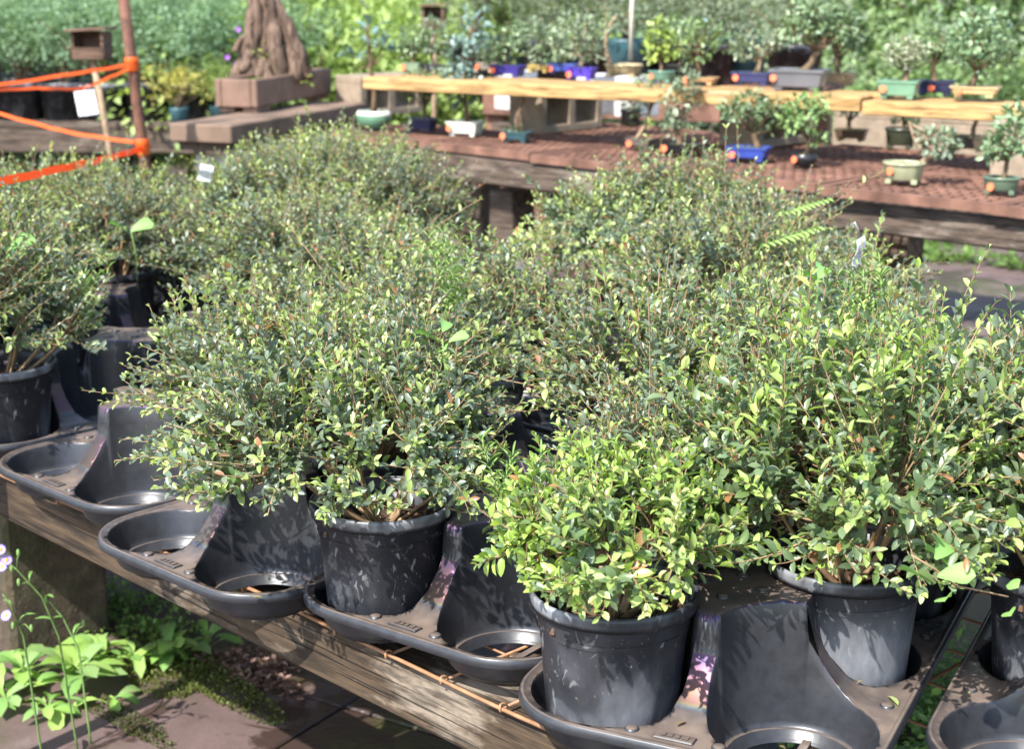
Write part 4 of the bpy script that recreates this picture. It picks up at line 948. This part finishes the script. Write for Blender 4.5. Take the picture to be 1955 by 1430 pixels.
# bits lying on the trays
t_ = thing('fallen_leaf', 'single fresh green leaf lying on the right side of the nearest tray', 'leaf', at(1715, 1348, zt + ZLOW + .002))
o = link('leaf', leaf_template(3), t_); o.scale = (.026, .026, .02); o.rotation_euler = (R(18), R(-8), 1.9)
hk = np.random.default_rng(31); n_ = 16; c_ = at(1788, 1205, zt + ZLOW + .003)
P = np.array(c_) + hk.normal(0, 1, (n_, 3)) * np.array([.014, .018, .0015]) + np.array([0, 0, .004])
tag(link('seed_husks', leaf_mesh('seed_husks', P, hk.normal(0, 1, (n_, 3)) * np.array([1, 1, .2]), hk.normal(0, .3, (n_, 3)) + np.array([0, 0, 1.]), hk.uniform(.014, .022, n_), hk.uniform(.005, .008, n_), np.full((n_, 3), .045) * hk.uniform(.6, 1.6, (n_, 1)), M['leaf'])), 'dark wet seed husks in a puddle on the nearest tray', kind='stuff')
P, n_ = [], 0
for k_ in range(1, 6):
    for q in range(34):
        x_, y_ = hk.uniform(-.22, .22), hk.uniform(-.10, .40); dc = min(math.hypot(x_ - a_, y_ - b_) for a_, b_ in CUPS)
        z_ = tray_h(x_, y_) + .002 if dc > RC + .004 else .002 if dc < .07 else None
        if z_ is None or (dc < .07 and hk.random() < .4): continue
        P.append(tray_pt(k_, x_, y_, z_))
P = np.array([tuple(v) for v in P]); n_ = len(P); q_ = hk.random((n_, 1)); L_ = hk.uniform(.006, .017, n_)
tag(link('leaf_crumbs', leaf_mesh('leaf_crumbs', P, hk.normal(0, 1, (n_, 3)) * np.array([1, 1, .08]), hk.normal(0, .12, (n_, 3)) + np.array([0, 0, 1.]), L_, L_ * .45, np.array((.11, .065, .035)) * q_ + np.array((.24, .20, .09)) * (1 - q_), M['leaf_soft'])), 'dry leaf crumbs and bits of compost lying in the trays', kind='stuff')
# crumbly moss, leaf litter and creeping green under the bench
def scatter(name, label, cen, rad, n, size, cols, mat, zmax=.01, seed=0, upright=.3):
    g = np.random.default_rng(seed); P = np.zeros((n, 3)); r = np.sqrt(g.random(n)); a = g.uniform(0, 6.28, n)
    ex, ey = rad; wob = 1 + .3 * np.sin(3 * a + seed) + .2 * np.sin(5 * a + 2)
    P[:, 0] = cen.x + ex * r * wob * np.cos(a) * U.x - ey * r * wob * np.sin(a) * U.y; P[:, 1] = cen.y + ex * r * wob * np.cos(a) * U.y + ey * r * wob * np.sin(a) * U.x
    P[:, 2] = .002 + g.uniform(0, zmax, n); D = g.normal(0, 1, (n, 3)); D[:, 2] = np.abs(D[:, 2]) * upright; N = g.normal(0, .35, (n, 3)) + np.array([0, 0, 1.])
    L = size * g.uniform(.5, 1.4, n); t = g.random((n, 1)); C = np.array(cols[0]) * (1 - t) + np.array(cols[1]) * t
    return tag(link(name, leaf_mesh(name, P, D, N, L, L * g.uniform(.4, .75, n), C, mat, True)), label, kind='stuff')
scatter('moss', 'olive moss creeping over the paving', at(360, 1290, 0), (.26, .11), 4200, .009, ((.06, .075, .015), (.14, .16, .035)), M['leaf_soft'], .010, 1, .8)
scatter('moss', 'thin moss along the dark wet seam', at(255, 1390, 0), (.20, .035), 1100, .008, ((.04, .045, .012), (.09, .10, .03)), M['leaf_soft'], .006, 2, .8)
scatter('leaf_litter', 'dead brown leaf crumbs on the moss', at(480, 1280, 0), (.17, .08), 900, .016, ((.10, .05, .035), (.30, .19, .15)), M['leaf_soft'], .014, 3)
scatter('seedlings', 'tiny green seedlings under the bench', at(230, 1190, 0), (.34, .16), 1500, .017, ((.10, .20, .04), (.22, .32, .08)), M['leaf_soft'], .03, 4, .8)
scatter('seedlings', 'green ground cover seen through the gap between the trays', at(1690, 1330, 0), (.42, .36), 3200, .028, ((.10, .20, .05), (.24, .36, .11)), M['leaf_soft'], .09, 5, .5)
scatter('seedlings', 'strip of green weeds along the far paving', at(1500, 455, 0), (2.2, .14), 1800, .06, ((.09, .16, .035), (.17, .26, .07)), M['leaf_soft'], .06, 6, .9)

# weeds and stray leaves among the shrubs
def big_weed(label, p_, leaves_, mat='leaf_soft', cat='weed', round_=True, stem=True):
    t = thing('round_leaf_weed' if round_ else 'weed', label, cat, p_)
    for (dx, dz, L, a, tilt) in leaves_:
        o = link('leaf', RL if round_ else WL[1], t, (dx, -.01, dz)); o.scale = (L,) * 3; o.rotation_euler = (R(tilt), R(-20), a)
    if stem: mb = MB(); mb.tube([(0, .02, -.14), (.004, .01, -.06), (0, -.008, 0)], .0016, 5); mb.build('stem', bpy.data.materials['green_stalk'], t)
gq = np.random.default_rng(2)
RL = blade(gq, 1, .82, .25, (.20, .36, .10), M['leaf_soft'], 'leaf', 0, .06)
big_weed('round leaved clover like weed among the wide blue green shrub', at_y(845, 645, 2.33), [(0, .012, .034, 1.4, 35), (-.012, 0, .032, 3.0, 30), (.010, -.004, .032, .1, 30), (.0, -.018, .03, -1.4, 40)])
big_weed('two large pale leaves poking out of the shrubs at the left edge', at_y(18, 492, 3.02), [(-.01, .012, .07, .35, 25), (-.012, -.004, .06, -.3, 35)])
big_weed('pair of pale round leaves over the dark gap at left', at_y(252, 440, 3.6), [(-.01, .0, .05, 2.7, 30), (.0, .0, .055, .3, 40)])
big_weed('yellow green weed tuft among the bronze shrub leaves', at_y(1560, 530, 2.7), [(0, 0, .05, 1.2, 30), (.01, -.01, .045, 2.6, 30)])
for i, (px, py, y) in enumerate(((1525, 412, 3.5), (1500, 470, 3.1))):
    t = thing('fern_weed', ('upper' if i == 0 else 'lower') + ' soft green fern frond rising from the shrubs at right', 'fern', at_y(px, py, y))
    for s in (-1, 1):
        for k in range(11):
            o = link('leaflet', WL[1], t, (.011 * k - .05, s * .003, .0035 * k)); l = .034 * (1 - .05 * abs(k - 4)); o.scale = (l, l * .55, l); o.rotation_euler = (R(35), R(-12), s * 1.15)
    mb = MB(); mb.tube([(-.09, .02, -.12), (-.05, 0, -.002), (.07, 0, .04)], .0014, 5); mb.build('stem', bpy.data.materials['green_stalk'], t)
def grassy(label, p_, n, h, seed):
    g = np.random.default_rng(seed); P, D, N, L, W_, C = [], [], [], [], [], []
    for k in range(n):
        a = g.uniform(0, 6.28); b = np.array([g.normal(0, .02), g.normal(0, .02), -.08]); d = np.array([math.cos(a) * .3, math.sin(a) * .3, 1.]); m_ = 9; ln = h * g.uniform(.6, 1.1)
        for q in range(m_):
            pp = b + d * ln * q / m_
            for s in (0, 2.1, 4.2):
                P.append(pp); D.append([math.cos(a + s + q), math.sin(a + s + q), .9]); N.append([0, 0, 1.]); L.append(.022 * g.uniform(.7, 1.2)); W_.append(.003); C.append(np.array((.20, .30, .09)) * g.uniform(.8, 1.2))
    t = thing('thin_leaf_weed', label, 'weed', p_); f = link('foliage', leaf_mesh('foliage', P, D, N, L, W_, C, M['leaf_soft']), t); f['kind'] = 'stuff'
grassy('fine grassy weed rising from the shrubs near the middle', at_y(875, 515, 2.72), 7, .15, 1)
grassy('fine grassy weed between the two left shrubs', at_y(172, 545, 3.05), 6, .16, 2)
grassy('fine grassy weed in the right hand shrub', at_y(1660, 590, 2.3), 9, .15, 3)
grassy('thin grass blades growing from the low yellow green shrub', at_y(960, 850, 1.92), 3, .10, 4)
t = thing('heart_leaf_vine', 'vine with heart shaped bright green leaves hanging over the whitened pot', 'vine', at_y(1790, 1100, 1.72))
for x, y, L, a in ((1785, 1068, .040, 1.0), (1812, 1085, .042, 2.0), (1790, 1100, .044, -.6), (1815, 1140, .036, 4.2), (1928, 1168, .028, 4.4), (1925, 1115, .026, 4.8), (1760, 1105, .03, 2.6)):
    o = link('leaf', RL, t, at_y(x, y, 1.69) - at_y(1790, 1100, 1.72)); o.scale = (L,) * 3; o.rotation_euler = (R(40), R(-15), a)
mb = MB(); mb.tube([at_y(x, y, 1.71) - at_y(1790, 1100, 1.72) for x, y in ((1740, 1060), (1790, 1090), (1830, 1120), (1880, 1130), (1925, 1140))], .0012, 5); mb.build('stem', M['stem'], t)

# ------------------------------------------------------------------ the nursery behind
def bg_variant(seed, Rr, H, n, leaf, pal, spikes=0, simple=True):
    g = np.random.default_rng(seed); blobs = []
    for k in range(9): blobs.append((g.normal(0, Rr * .45), g.normal(0, Rr * .45), H * g.uniform(.35, .8), Rr * g.uniform(.35, .6), H * g.uniform(.18, .32)))
    if spikes: blobs += [(g.normal(0, Rr * .4), g.normal(0, Rr * .4), H * g.uniform(.7, 1.0), Rr * .16, H * .22) for _ in range(spikes)]
    me = crown_leaves(g, blobs, n, leaf, pal, M['leaf_soft'], 'foliage', simple)
    tb = MB()
    for b in blobs[:6]: tb.tube([(0, 0, 0), (b[0] * .4, b[1] * .4, b[2] * .5), (b[0], b[1], b[2])], [.012, .009, .004], 5)
    return me, tb.mesh('stem', M['bark'])
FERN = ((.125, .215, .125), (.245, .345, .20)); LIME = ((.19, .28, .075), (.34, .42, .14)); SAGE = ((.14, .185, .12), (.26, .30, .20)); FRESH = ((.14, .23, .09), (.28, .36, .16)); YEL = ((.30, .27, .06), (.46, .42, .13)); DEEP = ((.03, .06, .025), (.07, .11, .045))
VB = {'fern': [bg_variant(1 + i, .42, .62, 3600, .030, FERN, 9) for i in range(3)], 'lime': [bg_variant(11 + i, .42, .75, 3000, .036, LIME, 6) for i in range(2)], 'sage': [bg_variant(21 + i, .45, .7, 2600, .038, SAGE, 6) for i in range(3)],
      'fresh': [bg_variant(31 + i, .40, .8, 3000, .038, FRESH, 9) for i in range(3)], 'yellow': [bg_variant(41, .26, .4, 600, .045, YEL, 2)]}
bpot_me = MB().lathe([(.0, 0), (.12, 0), (.145, .20), (.152, .20), (.152, .225), (.14, .225), (.135, .20), (0, .205)], 20).mesh('pot', M['pot'])
mulch_me = MB().disc(.138, .212, 16, bump=.012).mesh('mulch', plain('pale_mulch', (.42, .38, .36), .9, .2, .35, 40))
gpot_me = MB().lathe([(.0, 0), (.10, 0), (.125, .22), (.13, .24), (.118, .24), (.11, .22), (0, .22)], 20).mesh('pot', glaze('blue_green_pot', (.035, .09, .10), .4))
def bg_shrub(kind, label, p_, s=1.0, group=None, pot=None, lift=0, seed=0, ps=1.0):
    v = VB[kind][seed % len(VB[kind])]; t = thing('nursery_shrub', label, 'shrub', p_, seed * 1.7, group)
    z = 0
    if pot == 'black': link('pot', bpot_me, t); link('mulch', mulch_me, t); z = .2
    elif pot == 'green': o = link('pot', gpot_me, t); o.scale = (ps,) * 3; z = .22 * ps
    for nm, me in (('foliage', v[0]), ('stem', v[1])):
        o = link(nm, me, t, (0, 0, z)); o.scale = (s, s, s * (1 if pot else 1))
        if nm == 'foliage': o['kind'] = 'stuff'
    return t
gb = np.random.default_rng(17)
NTH = ['first', 'second', 'third', 'fourth', 'fifth', 'sixth', 'seventh', 'eighth', 'ninth', 'tenth', 'eleventh', 'twelfth', 'thirteenth', 'fourteenth', 'fifteenth']
# raised growing beds
def bed(label, a, b, depth, z, mat='wood_dark', legs=None):
    d = b - a; L = d.length; t = thing('growing_bench', label, 'bench', (a.x, a.y, 0), math.atan2(d.y, d.x)); nb_ = max(2, int(depth / .2)); w = depth / nb_
    me = MB().box((0, 0, 0), (L, w - .012, .035), 0, .003).mesh('board', M[mat])
    for k in range(nb_): link('board', me, t, (L / 2, w * (k + .5), z - .0175 + gb.normal(0, .002)))
    mb = MB(); mb.box((0, 0, 0), (L, .06, .14), 0, .004); mb.build('front_beam', M[mat], t, (L / 2, .035, z - .108))
    for x in (legs or (.15, L / 2, L - .15)):
        for y in (.1, depth - .1): mb = MB(); mb.box((0, 0, 0), (.1, .1, z - .18), 0, .004); mb.build('leg', M[mat], t, (x, y, (z - .18) / 2))
    return t
ba, bb_ = at(-220, 232, .72), at(520, 236, .72)
bed('low dark bench holding black pots of ferny shrubs at the left', ba, bb_, 1.5, .72)
k = 0
for r in range(3):
    for i in range(9):
        f = (i + .5 * (r % 2)) / 9; q = ba.lerp(bb_, f); q = q + Vector((0, .2 + r * .46, 0)); q.z = .72
        bg_shrub('fern', 'feathery shrub, ' + NTH[i] + ' from the left in the ' + ('front', 'middle', 'back')[r] + ' row of mulched pots', q, gb.uniform(.72, .92), 'feathery shrubs on the low dark bench', 'black', seed=k); k += 1
for i in range(15):
    q = Vector((-5.2 + i * .42 + gb.normal(0, .1), 11.6 + gb.normal(0, .4), 0))
    bg_shrub('fern', 'tall feathery shrub, ' + NTH[i] + ' from the left behind the low bench', q, gb.uniform(.9, 1.1) + .07 * i, 'tall feathery shrubs at the back left', seed=i)
for i, (x, y) in enumerate(((-1.95, 9.3), (-1.75, 9.45))):
    bg_shrub('yellow' if i == 0 else 'lime', ('golden leaved plant' if i == 0 else 'purple flowered plant') + ' in a blue green pot left of the old stump', Vector((x, y, .72)), .62 if i == 0 else .36, None, 'green', seed=i, ps=.45)
fl = bpy.data.materials['lilac_petal']
for i, (px, py) in enumerate(((434, 108), (450, 122), (455, 55))):
    mb = MB()
    for k_ in range(5):
        a = k_ * 1.257; mb.add([(0, 0, 0), (.03 * math.cos(a - .5), -.01, .03 * math.sin(a - .5)), (.036 * math.cos(a), -.014, .036 * math.sin(a)), (.03 * math.cos(a + .5), -.01, .03 * math.sin(a + .5))], [(0, 1, 2, 3)])
    mb.build('purple_flower', plain('purple_petal', (.36, .13, .52), .6, .3, .1, 40), None, at_y(px, py, 9.0)).scale = (.45,) * 3; tag(bpy.data.objects['purple_flower' + ('' if i == 0 else '.%03d' % i)], ('nearest', 'lowest', 'highest')[i] + ' purple flower beside the old stump', 'flower', 'purple flowers')
for i in range(10):
    q = Vector((-1.75 + (i % 5) * .42 + gb.normal(0, .08), 10.2 + (i // 5) * .9, 0)); bg_shrub('lime', 'yellow green shrub, ' + NTH[i % 5] + ' from the left in the ' + ('front', 'back')[i // 5] + ' row behind the old stump', q, gb.uniform(1.75, 2.2), 'bright shrubs behind the stump', seed=i)
rb = bed('rear bench of red brown boards behind the bonsai shelf', at_y(920, 118, 8.9), at_y(1560, 118, 8.2), .9, 1.0, 'grate', (.05, 1.75))
for i in range(9):
    q = at_y(900, 118, 8.9).lerp(at_y(1540, 118, 8.2), i / 8) + Vector((0, .35 + .25 * (i % 2), 0)); q.z = 1.0
    bg_shrub('sage', 'grey green shrub, ' + NTH[i] + ' from the left on the rear bench', q, gb.uniform(.55, .75), 'grey green shrubs on the rear bench', 'green' if i % 3 == 1 else 'black', seed=i)
for i in range(22):
    q = Vector((-.8 + (i % 11) * .54 + gb.normal(0, .1), 13.2 + (i // 11) * 1.2, 0)); bg_shrub('sage' if i % 3 else 'fresh', 'grey green shrub, ' + NTH[i % 11] + ' from the left in the ' + ('nearer', 'farther')[i // 11] + ' row beyond the rear bench', q, gb.uniform(2.1, 2.7), 'shrubs beyond the rear bench', seed=i)
for i in range(20):
    q = Vector((2.2 + (i % 10) * .45 + gb.normal(0, .08), 11.6 + (i // 10) * 2.2 + gb.normal(0, .2), 0)); s_ = 1.25 if i < 10 else 2.2
    bg_shrub('fresh', ('low' if i < 10 else 'tall') + ' green shrub, ' + NTH[i % 10] + ' from the left beyond the plank shelf', q, gb.uniform(.9, 1.15) * s_, 'fresh green shrubs beyond the right bench end', seed=i)
for i, (px, py) in enumerate(((1215, 222), (1140, 218), (985, 208))):
    p_ = at(px, py, ZS); mb = MB(); mb.box((0, 0, .095), (.12, .19, .19), 0, .004); o = mb.build('pale_block', M['concrete_pale'], None, p_ + Vector((0, 0, .002))); o.rotation_euler.z = BB
    tag(o, 'pale concrete block at the rear of the lower shelf, ' + ('rightmost', 'middle', 'leftmost')[i] + ' of three', 'concrete block', 'pale blocks under the plank shelf')
pr_ = at_y(1590, 226, 6.7), at_y(2000, 240, 6.1)
bed('weathered timber bench end behind the right half of the bonsai bench', at_y(1590, 205, 6.9), at_y(2050, 215, 6.2), .5, at_y(1590, 205, 6.9).z, 'concrete', (.06, 1.0))

# trees far back: trunk and crown of real leaves
def tree(label, p_, h, r, pal, n=5000, leaf=.16, trunk_r=.16, low=.35, seed=0):
    g = np.random.default_rng(seed + 50); t = thing('broadleaf_tree', label, 'tree', p_); blobs = []
    for k in range(14):
        a = k * 2.4; q = r * math.sqrt(g.random()) * .8; blobs.append((q * math.cos(a), q * math.sin(a), h * g.uniform(low + .1, .95), r * g.uniform(.28, .5), h * g.uniform(.08, .16)))
    f = link('crown', crown_leaves(g, blobs, n, leaf, pal, M['leaf_soft'], 'crown', True), t)
    tb = MB(); tb.tube([(0, 0, 0), (.05, .03, h * .3), (-.04, 0, h * .55), (0, 0, h * .8)], [trunk_r, trunk_r * .8, trunk_r * .6, trunk_r * .2], 9)
    for b in blobs[:9]: tb.tube([(0, 0, h * .42), (b[0] * .5, b[1] * .5, b[2] * .85), b[:3]], [trunk_r * .4, trunk_r * .25, trunk_r * .08], 6)
    tb.build('trunk', M['bark'], t)
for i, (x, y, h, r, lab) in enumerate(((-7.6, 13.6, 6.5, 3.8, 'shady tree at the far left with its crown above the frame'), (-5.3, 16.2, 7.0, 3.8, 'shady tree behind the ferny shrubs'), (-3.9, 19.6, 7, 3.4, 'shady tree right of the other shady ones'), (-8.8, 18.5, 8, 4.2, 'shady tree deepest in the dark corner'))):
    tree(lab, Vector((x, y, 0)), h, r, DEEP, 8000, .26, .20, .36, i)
for i, (x, y, h, r, pal, lab) in enumerate(((-1.2, 19, 6, 2.6, FRESH, 'light green tree behind the stump'), (2.2, 20.5, 7, 3.0, SAGE, 'grey green tree behind the middle of the bench'), (6.2, 19.5, 6.5, 3.0, FRESH, 'light green tree behind the right bench end'), (9.8, 22, 8, 3.6, FRESH, 'tall light green tree at the far right'))):
    tree(lab, Vector((x, y, 0)), h, r, pal, 6500, .15, .14, .02, 10 + i)
g = np.random.default_rng(77); n_ = 26000                          # the wood that closes the view: one mass
P = np.stack([g.uniform(-22, 24, n_), g.uniform(25, 31, n_), np.zeros(n_)], 1); P[:, 2] = g.random(n_) * (5.5 + 1.6 * np.sin(P[:, 0] * .8) + 1.0 * np.sin(P[:, 0] * 2.1 + 1))
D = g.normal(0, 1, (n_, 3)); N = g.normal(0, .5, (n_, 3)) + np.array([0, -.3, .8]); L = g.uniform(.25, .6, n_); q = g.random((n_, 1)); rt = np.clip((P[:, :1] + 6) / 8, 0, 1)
C = (np.array(DEEP[0]) * (1 - rt) + np.array(FRESH[0]) * rt) * (1 - q) + (np.array(DEEP[1]) * (1 - rt) + np.array(FRESH[1]) * rt) * q  # leaf colour darkens to the left, standing in for shade in that corner
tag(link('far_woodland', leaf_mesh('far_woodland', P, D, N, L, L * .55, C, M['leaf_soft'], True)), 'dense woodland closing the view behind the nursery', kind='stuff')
n_ = 9000; P = np.stack([g.uniform(-9, 12, n_), g.uniform(12.9, 25, n_), g.uniform(-.02, .08, n_)], 1); D = g.normal(0, .6, (n_, 3)) + np.array([0, 0, .6]); N = g.normal(0, .5, (n_, 3)) + np.array([0, -.4, .6]); L = g.uniform(.06, .18, n_); q = g.random((n_, 1))
tag(link('grass', leaf_mesh('grass', P, D, N, L, L * .25, np.array((.09, .15, .03)) * (1 - q) + np.array((.22, .30, .07)) * q, M['leaf_soft'], True)), 'rough grass between the nursery beds', kind='stuff')
